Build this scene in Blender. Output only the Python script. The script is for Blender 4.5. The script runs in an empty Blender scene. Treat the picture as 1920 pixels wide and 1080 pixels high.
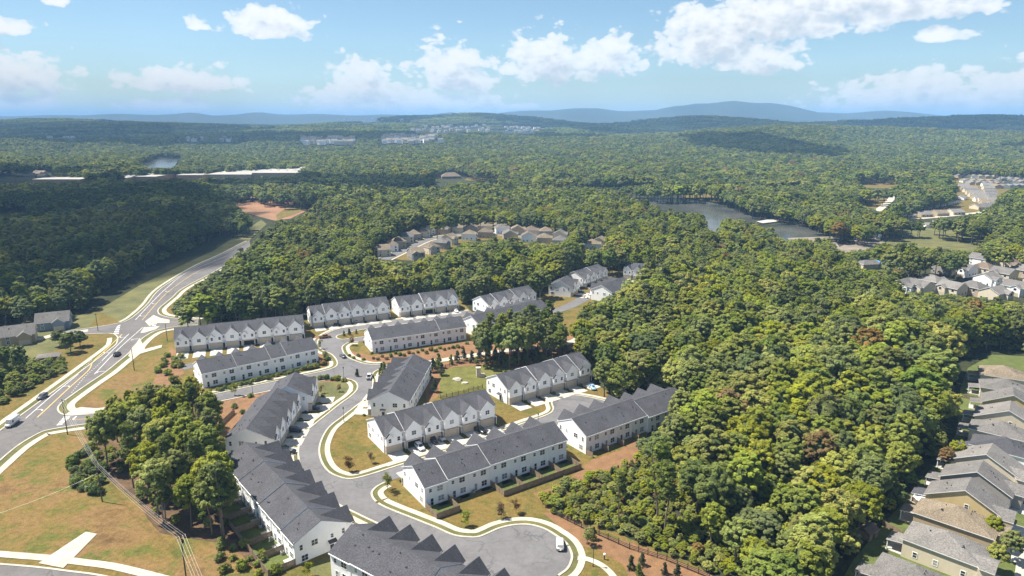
import bpy, math, random
import numpy as np
from mathutils import Vector, noise as mnoise
random.seed(7); RNG = np.random.default_rng(11)
R = math.radians
SC = bpy.context.scene
COL = SC.collection

# ---------------------------------------------------------------- camera
CAM_H = 100.0; FPX = 1280.0; PITCH = math.atan(315.0/1280.0)
cd = bpy.data.cameras.new('camera'); cd.sensor_width = 36.0; cd.lens = 24.0
cd.clip_start = 1.0; cd.clip_end = 120000.0
cam = bpy.data.objects.new('camera', cd); COL.objects.link(cam)
cam.location = (0, 0, CAM_H); cam.rotation_euler = (math.pi/2 - PITCH, 0, 0)
SC.camera = cam

# ---------------------------------------------------------------- light
SUN_EL, SUN_A = R(59), R(14)                      # sun stands left of the view, a little beyond it
SUN_H = (-math.cos(SUN_A), math.sin(SUN_A))       # horizontal direction towards the sun
SUN_DIR = Vector((SUN_H[0]*math.cos(SUN_EL), SUN_H[1]*math.cos(SUN_EL), math.sin(SUN_EL)))
sl = bpy.data.lights.new('sun', 'SUN'); sl.energy = 4.8; sl.angle = R(0.53); sl.color = (1.0, 0.93, 0.82)
so = bpy.data.objects.new('sun', sl); COL.objects.link(so)
so.rotation_euler = SUN_DIR.to_track_quat('Z', 'Y').to_euler(); so.location = (-300, 100, 600)
SC.view_settings.view_transform = 'Standard'; SC.view_settings.look = 'None'
SC.view_settings.gamma = 1.0; SC.view_settings.exposure = 1.2
SC.render.engine = 'CYCLES'
cy = SC.cycles
cy.max_bounces = 5; cy.diffuse_bounces = 3; cy.glossy_bounces = 2; cy.transmission_bounces = 3
cy.volume_bounces = 2; cy.transparent_max_bounces = 4; cy.use_denoising = True
cy.sample_clamp_indirect = 4.0

# ---------------------------------------------------------------- node helpers
class NT:
    """small expression helper over a node tree"""
    def __init__(s, tree): s.t = tree; s.L = tree.links
    def n(s, typ, **kw):
        nd = s.t.nodes.new(typ)
        for k, v in kw.items(): setattr(nd, k, v)
        return nd
    def put(s, sock, val):
        if isinstance(val, bpy.types.NodeSocket): s.L.new(val, sock)
        elif val is not None: sock.default_value = val
    def m(s, op, a, b=None, c=None, clamp=False):
        nd = s.n('ShaderNodeMath', operation=op, use_clamp=clamp)
        s.put(nd.inputs[0], a)
        if b is not None: s.put(nd.inputs[1], b)
        if c is not None: s.put(nd.inputs[2], c)
        return nd.outputs[0]
    def noise(s, vec, scale, detail=4, rough=0.55, out=0):
        nd = s.n('ShaderNodeTexNoise'); nd.inputs['Scale'].default_value = scale
        nd.inputs['Detail'].default_value = detail; nd.inputs['Roughness'].default_value = rough
        if vec is not None: s.put(nd.inputs['Vector'], vec)
        return nd.outputs[out]
    def ramp(s, fac, stops):
        nd = s.n('ShaderNodeValToRGB'); e = nd.color_ramp.elements
        while len(e) < len(stops): e.new(0.5)
        for el, (p, c) in zip(e, stops): el.position = p; el.color = (*c, 1)
        s.put(nd.inputs[0], fac); return nd.outputs[0]
    def mix(s, fac, a, b, blend='MIX'):
        nd = s.n('ShaderNodeMix', data_type='RGBA', blend_type=blend)
        s.put(nd.inputs[0], fac)
        for k, v in ((6, a), (7, b)):
            if isinstance(v, tuple): v = (*v, 1) if len(v) == 3 else v
            s.put(nd.inputs[k], v)
        return nd.outputs[2]
    def maprange(s, v, a, b, c=0.0, d=1.0, smooth=True):
        nd = s.n('ShaderNodeMapRange'); nd.interpolation_type = 'SMOOTHSTEP' if smooth else 'LINEAR'
        s.put(nd.inputs[0], v)
        for k, x in zip((1, 2, 3, 4), (a, b, c, d)): nd.inputs[k].default_value = x
        return nd.outputs[0]

# ---------------------------------------------------------------- sky with cumulus clouds
def build_world():
    w = bpy.data.worlds.new('World'); SC.world = w; w.use_nodes = True
    t = w.node_tree; t.nodes.clear(); g = NT(t)
    out = g.n('ShaderNodeOutputWorld'); bg = g.n('ShaderNodeBackground')
    sky = g.n('ShaderNodeTexSky', sky_type='NISHITA'); sky.sun_disc = False
    sky.sun_elevation = SUN_EL; sky.sun_rotation = math.atan2(SUN_DIR.x, SUN_DIR.y)
    sky.altitude = 300; sky.air_density = 1.0; sky.dust_density = 0.25; sky.ozone_density = 1.6
    tc = g.n('ShaderNodeTexCoord')
    sep = g.n('ShaderNodeSeparateXYZ'); g.put(sep.inputs[0], tc.outputs['Generated'])
    x, y, z = sep.outputs
    az = g.m('MULTIPLY', g.m('ARCTAN2', x, y), 57.2958)          # degrees from the view direction
    el = g.m('MULTIPLY', g.m('ARCSINE', z), 57.2958)
    # clouds: (azimuth, elevation of the flat base, half width, height)
    C = [(-35.8, 7.6, 3.0, 1.6), (-35.5, 5.2, 2.6, 1.1), (-36, 1.4, 4.8, 2.7), (-35, 0.4, 3.2, 1.3), (-28.5, 8.2, 4.4, 2.2), (-31.8, 7.2, 1.0, .8),
         (-18.6, 5.7, 3.6, 2.0), (-25, 1.7, 5.0, 1.7), (-26, .5, 3.6, .8), (-23.4, 6.2, .9, .9), (-19.4, 9.0, .7, .6), (-12, 1.6, 3.0, 2.6), (-9, .2, 9.4, 2.3),
         (-4.8, 1.5, 3.8, 3.7), (3.2, 2.7, 5.2, 3.3), (7.6, 3.3, 4.0, 2.6), (15.2, 4.0, 4.4, 4.2), (20.5, 5.4, 8.5, 3.9), (19.0, 3.3, 3.6, 2.2), (24.2, 6.9, 7.0, 2.8), (29, 6.4, 6.0, 2.6),
         (30.5, 5.0, 2.2, 1.0), (30, .2, 8.4, 2.6), (36.5, .9, 4.2, 2.4), (32, 9.0, 1.6, 1.2), (37, 7.6, 2.4, 3.0),
         (0.8, .8, 1.6, .5)]
    def cover(a, e):
        best = None
        for (ca, ce, w_, h_) in C:
            dx = g.m('DIVIDE', g.m('SUBTRACT', a, ca), w_)
            de = g.m('SUBTRACT', e, ce + h_*0.36)
            dy = g.m('DIVIDE', g.m('MAXIMUM', g.m('MULTIPLY', de, 0.62/h_*1.6), g.m('MULTIPLY', de, -1.9/h_*1.6)), 1.0)
            q = g.m('SQRT', g.m('ADD', g.m('MULTIPLY', dx, dx), g.m('MULTIPLY', dy, dy)))
            v = g.m('SUBTRACT', 1.0, q)
            best = v if best is None else g.m('MAXIMUM', best, v)
        return best
    def dens(da, de):
        a = g.m('ADD', az, da) if da else az
        e = g.m('ADD', el, de) if de else el
        cmb = g.n('ShaderNodeCombineXYZ'); g.put(cmb.inputs[0], a); g.put(cmb.inputs[1], g.m('MULTIPLY', e, 1.5)); cmb.inputs[2].default_value = 3.7
        f1 = g.noise(cmb.outputs[0], 0.55, 8, 0.58)
        f2 = g.noise(cmb.outputs[0], 0.11, 2, 0.5)
        def puff(sc):
            vt = g.n('ShaderNodeTexVoronoi', feature='SMOOTH_F1'); vt.inputs['Scale'].default_value = sc; vt.inputs['Smoothness'].default_value = 0.35
            warp = g.n('ShaderNodeVectorMath', operation='MULTIPLY_ADD'); g.put(warp.inputs[0], g.noise(cmb.outputs[0], 0.7, 4, 0.6, 1)); warp.inputs[1].default_value = (1.1, 1.1, 0); g.put(warp.inputs[2], cmb.outputs[0])
            g.put(vt.inputs['Vector'], warp.outputs[0]); return g.m('SUBTRACT', 0.42, vt.outputs['Distance'])
        pf = g.m('ADD', g.m('MULTIPLY', puff(0.75), 0.9), g.m('MULTIPLY', puff(1.9), 0.45))
        base = g.m('MAXIMUM', cover(a, e), -0.9)
        # beyond the frame the same kind of scattered cloud goes on
        far = g.maprange(g.m('ABSOLUTE', az), 40, 55)
        high = g.maprange(el, 11, 16)
        outside = g.m('MAXIMUM', far, high)
        gen = g.m('MULTIPLY', g.m('SUBTRACT', f2, 0.56), 6.0)
        cov = g.m('ADD', g.m('MULTIPLY', base, g.m('SUBTRACT', 1.0, outside)), g.m('MULTIPLY', gen, outside))
        return g.m('ADD', g.m('ADD', g.m('MULTIPLY', g.m('ADD', cov, 0.05), 1.25), g.m('MULTIPLY', g.m('SUBTRACT', f1, 0.5), 1.7)), pf)
    d0 = dens(0, 0); d1 = dens(-0.5, 0.95)
    alpha = g.maprange(d0, 0.0, 0.30)
    thick = g.m('MULTIPLY', alpha, g.maprange(d0, -0.1, 0.8, 0.6, 1.0))
    shade = g.maprange(d1, 0.2, 1.3)
    ccol = g.mix(shade, (8.9, 8.8, 8.6), (5.6, 6.0, 6.5))
    above = g.maprange(el, -0.6, 0.2)
    fac = g.m('MULTIPLY', g.m('MULTIPLY', thick, above), 0.93)
    tint = g.mix(1.0, sky.outputs[0], (0.90, 1.0, 1.03), 'MULTIPLY')
    col = g.mix(fac, tint, ccol)
    g.put(bg.inputs[0], col); bg.inputs[1].default_value = 0.055
    g.L.new(bg.outputs[0], out.inputs[0])
    w.cycles.sampling_method = 'MANUAL'; w.cycles.sample_map_resolution = 512
build_world()
# ---------------------------------------------------------------- picture <-> place
CP, SP = math.cos(PITCH), math.sin(PITCH)
def at(u, v, z=0.0):
    """point of the place at height z seen at photograph pixel (u, v)"""
    a = (u-960)/FPX; b = (540-v)/FPX
    t = (z-CAM_H)/(-SP + b*CP)
    return Vector((a*t, (CP+b*SP)*t, z))
def proj(X, Y, Z):
    zz = Z-CAM_H; d = Y*CP - zz*SP
    return 960+FPX*X/d, 540-FPX*(Y*SP+zz*CP)/d, d
def pip(poly, X, Y):
    ins = np.zeros(np.shape(X), bool); n = len(poly)
    for i in range(n):
        x1, y1 = poly[i]; x2, y2 = poly[(i+1) % n]
        if y1 == y2: continue
        c = ((y1 > Y) != (y2 > Y)) & (X < (x2-x1)*(Y-y1)/(y2-y1)+x1)
        ins ^= c
    return ins
def sstep(a, b, x):
    t = np.clip((x-a)/(b-a), 0, 1); return t*t*(3-2*t)
def smooth(pts, k=6, closed=False):
    """Catmull-Rom through 2-D points"""
    P = [Vector(p[:2]) for p in pts]; n = len(P); o = []
    rng = range(n) if closed else range(n-1)
    for i in rng:
        p0 = P[(i-1) % n] if closed or i > 0 else P[0]*2-P[1]
        p1, p2 = P[i], P[(i+1) % n]
        p3 = P[(i+2) % n] if closed or i+2 < n else P[-1]*2-P[-2]
        for j in range(k):
            t = j/k
            o.append(0.5*((2*p1)+(p2-p0)*t+(2*p0-5*p1+4*p2-p3)*t*t+(3*p1-p0-3*p2+p3)*t**3))
    if not closed: o.append(P[-1])
    return o
def offset(line, d, closed=False):
    n = len(line); o = []
    for i in range(n):
        a = line[(i-1) % n] if closed or i > 0 else line[i]
        b = line[(i+1) % n] if closed or i < n-1 else line[i]
        t = (b-a); t = t.normalized() if t.length > 1e-6 else Vector((1, 0))
        o.append(line[i]+Vector((-t.y, t.x))*d)
    return o
# ---------------------------------------------------------------- materials
MATS = {}
def mat(name, col, rough=0.8, var=0.25, scale=0.6, bump=0.0, bscale=8.0, metal=0.0, spec=0.3, col2=None, fine=0.0, fscale=6.0, coat=0.0, emis=0):
    if name in MATS: return MATS[name]
    m = bpy.data.materials.new(name); m.use_nodes = True; g = NT(m.node_tree)
    b = m.node_tree.nodes['Principled BSDF']
    b.inputs['Roughness'].default_value = rough; b.inputs['Metallic'].default_value = metal
    b.inputs['Specular IOR Level'].default_value = spec; b.inputs['Coat Weight'].default_value = coat
    geo = g.n('ShaderNodeNewGeometry'); P = geo.outputs['Position']
    c2 = col2 or tuple(max(0, c*(1-var)) for c in col)
    f = g.noise(P, scale, 5, 0.6)
    c = g.ramp(f, [(0.3, c2), (0.68, tuple(min(1, k*(1+var*0.4)) for k in col))])
    if fine:
        ff = g.noise(P, fscale, 3, 0.7)
        c = g.mix(1.0, c, g.ramp(ff, [(0.25, (1-fine,)*3), (0.75, (1+fine,)*3)]), 'MULTIPLY')
    g.put(b.inputs['Base Color'], c)
    if bump:
        bn = g.n('ShaderNodeBump'); bn.inputs['Strength'].default_value = bump; bn.inputs['Distance'].default_value = 0.1
        g.put(bn.inputs['Height'], g.noise(P, bscale, 4, 0.6)); g.put(b.inputs['Normal'], bn.outputs[0])
    MATS[name] = m; return m
def shingle(name, col, streak=0.45):
    """asphalt shingles: mottled tabs in courses that follow the slope, fine grit"""
    m = bpy.data.materials.new(name); m.use_nodes = True; g = NT(m.node_tree)
    b = m.node_tree.nodes['Principled BSDF']; b.inputs['Roughness'].default_value = 0.9; b.inputs['Specular IOR Level'].default_value = 0.25
    geo = g.n('ShaderNodeNewGeometry'); P = geo.outputs['Position']
    mp = g.n('ShaderNodeMapping'); mp.inputs['Scale'].default_value = (1.6, 1.6, 9.0); g.put(mp.inputs[0], P)
    a = g.noise(mp.outputs[0], 1.5, 3, 0.6); l = g.noise(P, 0.22, 3, 0.55); f = g.noise(P, 3.2, 3, 0.75)
    c = g.ramp(a, [(0.28, tuple(k*(1-streak) for k in col)), (0.72, tuple(k*(1+streak) for k in col))])
    c = g.mix(1.0, c, g.ramp(l, [(0.3, (0.84,)*3), (0.7, (1.13,)*3)]), 'MULTIPLY')
    c = g.mix(1.0, c, g.ramp(f, [(0.3, (0.72,)*3), (0.7, (1.26,)*3)]), 'MULTIPLY')
    g.put(b.inputs['Base Color'], c)
    wv = g.n('ShaderNodeTexWave'); wv.bands_direction = 'Z'; wv.inputs['Scale'].default_value = 2.4; g.put(wv.inputs[0], P)
    bn = g.n('ShaderNodeBump'); bn.inputs['Strength'].default_value = 0.5; bn.inputs['Distance'].default_value = 0.04
    g.put(bn.inputs['Height'], wv.outputs[1]); g.put(b.inputs['Normal'], bn.outputs[0])
    MATS[name] = m; return m
def siding(name, col, dirt=0.1):
    """lap siding: thin horizontal shadow lines, light weathering"""
    m = bpy.data.materials.new(name); m.use_nodes = True; g = NT(m.node_tree)
    b = m.node_tree.nodes['Principled BSDF']; b.inputs['Roughness'].default_value = 0.65; b.inputs['Specular IOR Level'].default_value = 0.3
    geo = g.n('ShaderNodeNewGeometry'); P = geo.outputs['Position']
    mp = g.n('ShaderNodeMapping'); mp.inputs['Scale'].default_value = (1.0, 1.0, 0.35); g.put(mp.inputs[0], P)
    l = g.noise(mp.outputs[0], 0.8, 4, 0.6)
    c = g.ramp(l, [(0.3, tuple(k*(1-dirt) for k in col)), (0.65, col)])
    g.put(b.inputs['Base Color'], c)
    sep = g.n('ShaderNodeSeparateXYZ'); g.put(sep.inputs[0], P)
    saw = g.m('FRACT', g.m('MULTIPLY', sep.outputs[2], 5.0))
    bn = g.n('ShaderNodeBump'); bn.inputs['Strength'].default_value = 0.6; bn.inputs['Distance'].default_value = 0.02
    g.put(bn.inputs['Height'], g.m('SUBTRACT', 1.0, saw)); g.put(b.inputs['Normal'], bn.outputs[0])
    MATS[name] = m; return m
def leafmat(name, dark, light, rnd=0.36, trans=0.36):
    m = bpy.data.materials.new(name); m.use_nodes = True; g = NT(m.node_tree); t = m.node_tree
    b = t.nodes['Principled BSDF']; b.inputs['Roughness'].default_value = 0.6; b.inputs['Specular IOR Level'].default_value = 0.22
    at_ = g.n('ShaderNodeAttribute'); at_.attribute_name = 'tint'
    oi = g.n('ShaderNodeObjectInfo')
    geo = g.n('ShaderNodeNewGeometry')
    big = g.noise(geo.outputs['Position'], 0.012, 3, 0.6)
    rv = g.m('SUBTRACT', oi.outputs['Random'], 0.5)
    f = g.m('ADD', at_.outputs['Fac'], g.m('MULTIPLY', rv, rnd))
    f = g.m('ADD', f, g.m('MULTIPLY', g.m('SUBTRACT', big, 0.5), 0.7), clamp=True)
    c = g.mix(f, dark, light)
    # each tree leans a little towards yellow or blue green
    hsv = g.n('ShaderNodeHueSaturation')
    r2 = g.m('FRACT', g.m('MULTIPLY', oi.outputs['Random'], 7.31))
    g.put(hsv.inputs['Hue'], g.m('ADD', 0.486, g.m('MULTIPLY', r2, 0.022)))
    g.put(hsv.inputs['Value'], g.m('ADD', 0.82, g.m('MULTIPLY', g.m('FRACT', g.m('MULTIPLY', oi.outputs['Random'], 17.7)), 0.4)))
    g.put(hsv.inputs['Saturation'], g.m('ADD', 0.82, g.m('MULTIPLY', g.m('FRACT', g.m('MULTIPLY', oi.outputs['Random'], 29.3)), 0.3)))
    g.put(hsv.inputs['Color'], c)
    g.put(b.inputs['Base Color'], hsv.outputs[0])
    tr = g.n('ShaderNodeBsdfTranslucent'); g.put(tr.inputs[0], hsv.outputs[0])
    mx = g.n('ShaderNodeMixShader'); mx.inputs[0].default_value = trans
    t.links.new(b.outputs[0], mx.inputs[1]); t.links.new(tr.outputs[0], mx.inputs[2])
    t.links.new(mx.outputs[0], t.nodes['Material Output'].inputs[0])
    MATS[name] = m; return m
def asphalt(name, col):
    """worn asphalt: blotches, sealed cracks, pale wheel-worn streaks, grit"""
    m = bpy.data.materials.new(name); m.use_nodes = True; g = NT(m.node_tree); b = m.node_tree.nodes['Principled BSDF']
    b.inputs['Roughness'].default_value = 0.88; b.inputs['Specular IOR Level'].default_value = 0.25
    P = g.n('ShaderNodeNewGeometry').outputs['Position']
    c = g.ramp(g.noise(P, 0.09, 5, 0.65), [(0.3, tuple(k*.82 for k in col)), (0.5, col), (0.7, tuple(k*1.14 for k in col))])
    c = g.mix(1.0, c, g.ramp(g.noise(P, 0.6, 4, 0.7), [(0.3, (0.88,)*3), (0.7, (1.1,)*3)]), 'MULTIPLY')
    c = g.mix(1.0, c, g.ramp(g.noise(P, 5.0, 3, 0.7), [(0.3, (0.88,)*3), (0.7, (1.1,)*3)]), 'MULTIPLY')
    w = g.n('ShaderNodeVectorMath', operation='ADD'); g.put(w.inputs[0], P); sc = g.n('ShaderNodeVectorMath', operation='SCALE'); g.put(sc.inputs[0], g.noise(P, 0.25, 3, 0.6, 1)); sc.inputs['Scale'].default_value = 5.0; g.put(w.inputs[1], sc.outputs[0])
    v = g.n('ShaderNodeTexVoronoi', feature='DISTANCE_TO_EDGE'); v.inputs['Scale'].default_value = 0.085; g.put(v.inputs['Vector'], w.outputs[0])
    crack = g.m('MULTIPLY', g.maprange(v.outputs['Distance'], 0.006, 0.02, 1.0, 0.0), g.maprange(g.noise(P, 0.05, 2, 0.5), 0.45, 0.6))
    c = g.mix(g.m('MULTIPLY', crack, 0.55), c, tuple(k*.45 for k in col))
    g.put(b.inputs['Base Color'], c); MATS[name] = m; return m
# ---------------------------------------------------------------- meshes and objects
class MB:
    def __init__(s): s.v = []; s.f = []; s.mi = []
    def poly(s, pts, m=0):
        i = len(s.v); s.v += [tuple(p) for p in pts]; s.f.append(tuple(range(i, i+len(pts)))); s.mi.append(m); return s
    def box(s, x0, y0, z0, x1, y1, z1, m=0):
        i = len(s.v)
        s.v += [(x0,y0,z0),(x1,y0,z0),(x1,y1,z0),(x0,y1,z0),(x0,y0,z1),(x1,y0,z1),(x1,y1,z1),(x0,y1,z1)]
        for q in ((0,3,2,1),(4,5,6,7),(0,1,5,4),(1,2,6,5),(2,3,7,6),(3,0,4,7)): s.f.append(tuple(i+k for k in q)); s.mi.append(m)
        return s
    def slab(s, top, th, m=0, ms=None):
        """polygon 'top' (3-D, ccw from above) thickened straight down"""
        i = len(s.v); n = len(top); ms = m if ms is None else ms
        s.v += [tuple(p) for p in top] + [(p[0], p[1], p[2]-th) for p in top]
        s.f.append(tuple(range(i, i+n))); s.mi.append(m)
        s.f.append(tuple(range(i+2*n-1, i+n-1, -1))); s.mi.append(ms)
        for k in range(n):
            j = (k+1) % n; s.f.append((i+k, i+n+k, i+n+j, i+j)); s.mi.append(ms)
        return s
    def prism(s, prof, a, b, axis='x', m=0):
        """closed 2-D profile pushed from a to b along x (profile = y,z) or y (profile = x,z)"""
        n = len(prof); i = len(s.v)
        mk = (lambda p, t: (t, p[0], p[1])) if axis == 'x' else (lambda p, t: (p[0], t, p[1]))
        s.v += [mk(p, a) for p in prof] + [mk(p, b) for p in prof]
        c1 = tuple(range(i, i+n)); c2 = tuple(range(i+2*n-1, i+n-1, -1))
        if axis == 'x': c1, c2 = c1[::-1], c2[::-1]
        s.f += [c1, c2]; s.mi += [m, m]
        for k in range(n):
            j = (k+1) % n; q = (i+k, i+n+k, i+n+j, i+j)
            s.f.append(q if axis == 'x' else q[::-1]); s.mi.append(m)
        return s
    def tube(s, p, q, r0, r1=None, n=6, m=0, cap=True):
        r1 = r0 if r1 is None else r1; p = Vector(p); q = Vector(q); d = (q-p).normalized()
        u = d.orthogonal().normalized(); w = d.cross(u); i = len(s.v)
        for c, r in ((p, r0), (q, r1)):
            for k in range(n):
                a = 2*math.pi*k/n; s.v.append(tuple(c+u*(math.cos(a)*r)+w*(math.sin(a)*r)))
        for k in range(n):
            j = (k+1) % n; s.f.append((i+k, i+j, i+n+j, i+n+k)); s.mi.append(m)
        if cap:
            s.f.append(tuple(range(i+n-1, i-1, -1))); s.mi.append(m); s.f.append(tuple(range(i+n, i+2*n))); s.mi.append(m)
        return s
    def mesh(s, name, mats, smooth=False):
        me = bpy.data.meshes.new(name); me.from_pydata(s.v, [], s.f)
        for m in (mats if isinstance(mats, (list, tuple)) else [mats]): me.materials.append(m)
        me.polygons.foreach_set('material_index', s.mi)
        if smooth: me.polygons.foreach_set('use_smooth', [True]*len(s.f))
        me.update(); return me
    def build(s, name, mats, parent=None, smooth=False, **tags):
        return put(s.mesh(name, mats, smooth), name, parent, **tags)
def put(me, name, parent=None, loc=None, rz=0.0, **tags):
    o = bpy.data.objects.new(name, me); COL.objects.link(o)
    if parent is not None: o.parent = parent
    if loc is not None: o.location = loc
    if rz: o.rotation_euler[2] = rz
    for k, v in tags.items(): o[k] = v
    return o
def thing(name, loc, rz, label, category, group=None):
    o = put(None, name, None, loc, rz, label=label, category=category)
    if group: o['group'] = group
    o.empty_display_size = 0.3
    return o
ORD = ['first', 'second', 'third', 'fourth', 'fifth', 'sixth', 'seventh', 'eighth', 'ninth', 'tenth', 'eleventh', 'twelfth', 'thirteenth', 'fourteenth', 'fifteenth', 'sixteenth', 'seventeenth', 'eighteenth', 'nineteenth', 'twentieth']
ORD += ['twenty-'+o for o in ORD[:9]] + ['thirtieth'] + ['thirty-'+o for o in ORD[:9]]
CACHE = {}
def cached(key, fn):
    if key not in CACHE: CACHE[key] = fn()
    return CACHE[key]
def copy_thing(root, parts, loc, rz, sc=1.0, **tags):
    """a thing with its own copies of its parts; parts = [(object, index of its parent in parts or -1)]"""
    r = root.copy(); COL.objects.link(r); r.location = loc; r.rotation_euler[2] = rz; r.scale = (sc,)*3
    for k, v in tags.items(): r[k] = v
    new = []
    for o, pi in parts:
        c = o.copy(); COL.objects.link(c); c.parent = r if pi < 0 else new[pi]; new.append(c)
    return r, new
SHEETS = [0]
def sheet(name, pts, z, m, pixels=True, k=0, kind='structure', parent=None):
    P = [at(*p).to_2d() for p in pts] if pixels else [Vector(p[:2]) for p in pts]
    if k: P = smooth(P, k, True)
    SHEETS[0] += 1; z += .0002*SHEETS[0]
    area = sum(P[i].x*P[(i+1) % len(P)].y-P[(i+1) % len(P)].x*P[i].y for i in range(len(P)))
    if area < 0: P = P[::-1]
    return MB().poly([(p.x, p.y, z) for p in P]).build(name, m, parent, kind=kind)
def strip(name, line, d0, d1, z, m, th=0.0, kind='structure', closed=False, parent=None):
    SHEETS[0] += 1; z += .0002*SHEETS[0]
    a = offset(line, d0, closed); b = offset(line, d1, closed); B = MB(); n = len(line)
    for i in range(n if closed else n-1):
        j = (i+1) % n
        q = [(a[i].x, a[i].y, z), (a[j].x, a[j].y, z), (b[j].x, b[j].y, z), (b[i].x, b[i].y, z)]
        if d1 < d0: q = q[::-1]
        B.poly(q)
        if th:
            for l in (a, b):
                B.poly([(l[i].x, l[i].y, z-th), (l[j].x, l[j].y, z-th), (l[j].x, l[j].y, z), (l[i].x, l[i].y, z)])
    return B.build(name, m, parent, kind=kind)
# ---------------------------------------------------------------- materials
M_WHITE = siding('white_siding', (0.90, 0.895, 0.885), 0.06)
M_TRIM = mat('white_trim', (0.88, 0.88, 0.87), 0.5, 0.06)
M_ROOF = shingle('charcoal_shingle', (0.066, 0.067, 0.076))
M_STONE = mat('tan_stone', (0.54, 0.47, 0.38), 0.85, 0.35, 2.5, 0.5, 6, fine=0.25, fscale=5)
M_GARAGE = mat('sand_garage_door', (0.52, 0.45, 0.35), 0.55, 0.08)
def glass_mat():
    m = bpy.data.materials.new('window_glass'); m.use_nodes = True; g = NT(m.node_tree); b = m.node_tree.nodes['Principled BSDF']
    b.inputs['Roughness'].default_value = 0.06; b.inputs['Specular IOR Level'].default_value = 0.6
    r = g.n('ShaderNodeObjectInfo').outputs['Random']
    g.put(b.inputs['Base Color'], g.ramp(r, [(0.0, (0.012, 0.015, 0.02)), (0.45, (0.03, 0.036, 0.045)), (0.72, (0.07, 0.075, 0.08)), (0.78, (0.26, 0.26, 0.25)), (1.0, (0.34, 0.33, 0.31))])); MATS['glass'] = m; return m
M_GLASS = glass_mat()
M_DARK = mat('dark_garage_shade', (0.03, 0.03, 0.03), 0.9)
M_DOOR = mat('dark_door', (0.05, 0.05, 0.06), 0.5, 0.1)
M_ASPH = asphalt('asphalt', (0.138, 0.135, 0.138))
M_ASPH2 = asphalt('main_road_asphalt', (0.132, 0.125, 0.123))
M_CONC = mat('concrete', (0.43, 0.40, 0.335), 0.85, 0.22, 0.35, fine=0.12, fscale=3)
M_DRIVE = mat('driveway_concrete', (0.45, 0.43, 0.39), 0.85, 0.2, 0.35, fine=0.07, fscale=3)
M_PAINT = mat('road_paint', (0.74, 0.73, 0.70), 0.7, 0.18, 3.0)
M_YELLOW = mat('yellow_road_paint', (0.62, 0.42, 0.12), 0.7, 0.2, 3.0)
M_GREEN = mat('green_lawn', (0.092, 0.112, 0.028), 0.95, 0.35, 0.25, 0.6, 12, col2=(0.062, 0.082, 0.022), fine=0.25, fscale=2.0)
M_WEED = mat('weedy_grass', (0.120, 0.122, 0.026), 0.95, 0.4, 0.30, 0.8, 9, col2=(0.082, 0.080, 0.022), fine=0.35, fscale=1.5)
M_STRAW = mat('pine_straw', (0.205, 0.112, 0.053), 0.95, 0.30, 0.35, 0.8, 10, col2=(0.150, 0.084, 0.044), fine=0.3, fscale=2.5)
def field_mat(name, stops, weed, amount=(0.54, 0.66), sc=0.055):
    """rough grass: large patches of straw, brown and green, then clumps and blades"""
    m = bpy.data.materials.new(name); m.use_nodes = True; g = NT(m.node_tree); b = m.node_tree.nodes['Principled BSDF']
    b.inputs['Roughness'].default_value = 0.95; b.inputs['Specular IOR Level'].default_value = 0.15
    geo = g.n('ShaderNodeNewGeometry'); P = geo.outputs['Position']
    a = g.noise(P, sc, 5, 0.65); s = g.noise(P, sc*2, 5, 0.7, 0)
    c_ = g.ramp(a, stops)
    c_ = g.mix(g.maprange(s, *amount), c_, weed)
    c_ = g.mix(1.0, c_, g.ramp(g.noise(P, 0.7, 5, 0.75), [(0.3, (0.66,)*3), (0.7, (1.26,)*3)]), 'MULTIPLY')
    c_ = g.mix(1.0, c_, g.ramp(g.noise(P, 3.5, 3, 0.7), [(0.3, (0.76,)*3), (0.7, (1.22,)*3)]), 'MULTIPLY')
    g.put(b.inputs['Base Color'], c_); bn = g.n('ShaderNodeBump'); bn.inputs['Strength'].default_value = 1.0; bn.inputs['Distance'].default_value = 0.3
    g.put(bn.inputs['Height'], g.noise(P, 0.9, 5, 0.7)); g.put(b.inputs['Normal'], bn.outputs[0]); MATS[name] = m; return m
M_FIELD = field_mat('rough_brown_field', [(0.30, (0.105, 0.064, 0.027)), (0.42, (0.190, 0.120, 0.050)), (0.52, (0.168, 0.118, 0.038)), (0.66, (0.120, 0.106, 0.026))], (0.100, 0.106, 0.026), (0.50, 0.62))
M_LAWN = field_mat('dry_lawn', [(0.30, (0.130, 0.092, 0.026)), (0.45, (0.162, 0.116, 0.035)), (0.58, (0.120, 0.099, 0.026)), (0.70, (0.088, 0.087, 0.022))], (0.088, 0.096, 0.024), (0.52, 0.66), 0.09)
M_SOIL = mat('bare_clay', (0.25, 0.132, 0.070), 0.95, 0.3, 0.03, 0.6, 4, col2=(0.15, 0.088, 0.048), fine=0.2, fscale=0.4)
M_VERGE = mat('verge_grass', (0.125, 0.115, 0.040), 0.95, 0.35, 0.1, 0.6, 8, col2=(0.070, 0.080, 0.028), fine=0.3, fscale=1.5)
M_FLOOR = mat('forest_floor', (0.060, 0.052, 0.030), 0.95, 0.5, 0.06, 0.8, 3, col2=(0.030, 0.036, 0.018), fine=0.3, fscale=0.8)
M_FENCE = mat('weathered_fence', (0.27, 0.20, 0.135), 0.85, 0.35, 1.6, 0.3, 12, fine=0.2, fscale=7)
M_BLACKF = mat('black_stained_rail', (0.045, 0.038, 0.032), 0.8, 0.3)
M_POLE = mat('weathered_pole', (0.11, 0.085, 0.065), 0.85, 0.3, 2)
M_METAL = mat('dark_lamp_metal', (0.03, 0.032, 0.035), 0.5, 0.1)
M_WIRE = mat('aluminium_wire', (0.45, 0.44, 0.42), 0.5, 0.1, metal=0.4)
M_BARK = mat('grey_bark', (0.17, 0.145, 0.115), 0.9, 0.35, 2.5, 0.5, 8)
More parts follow.
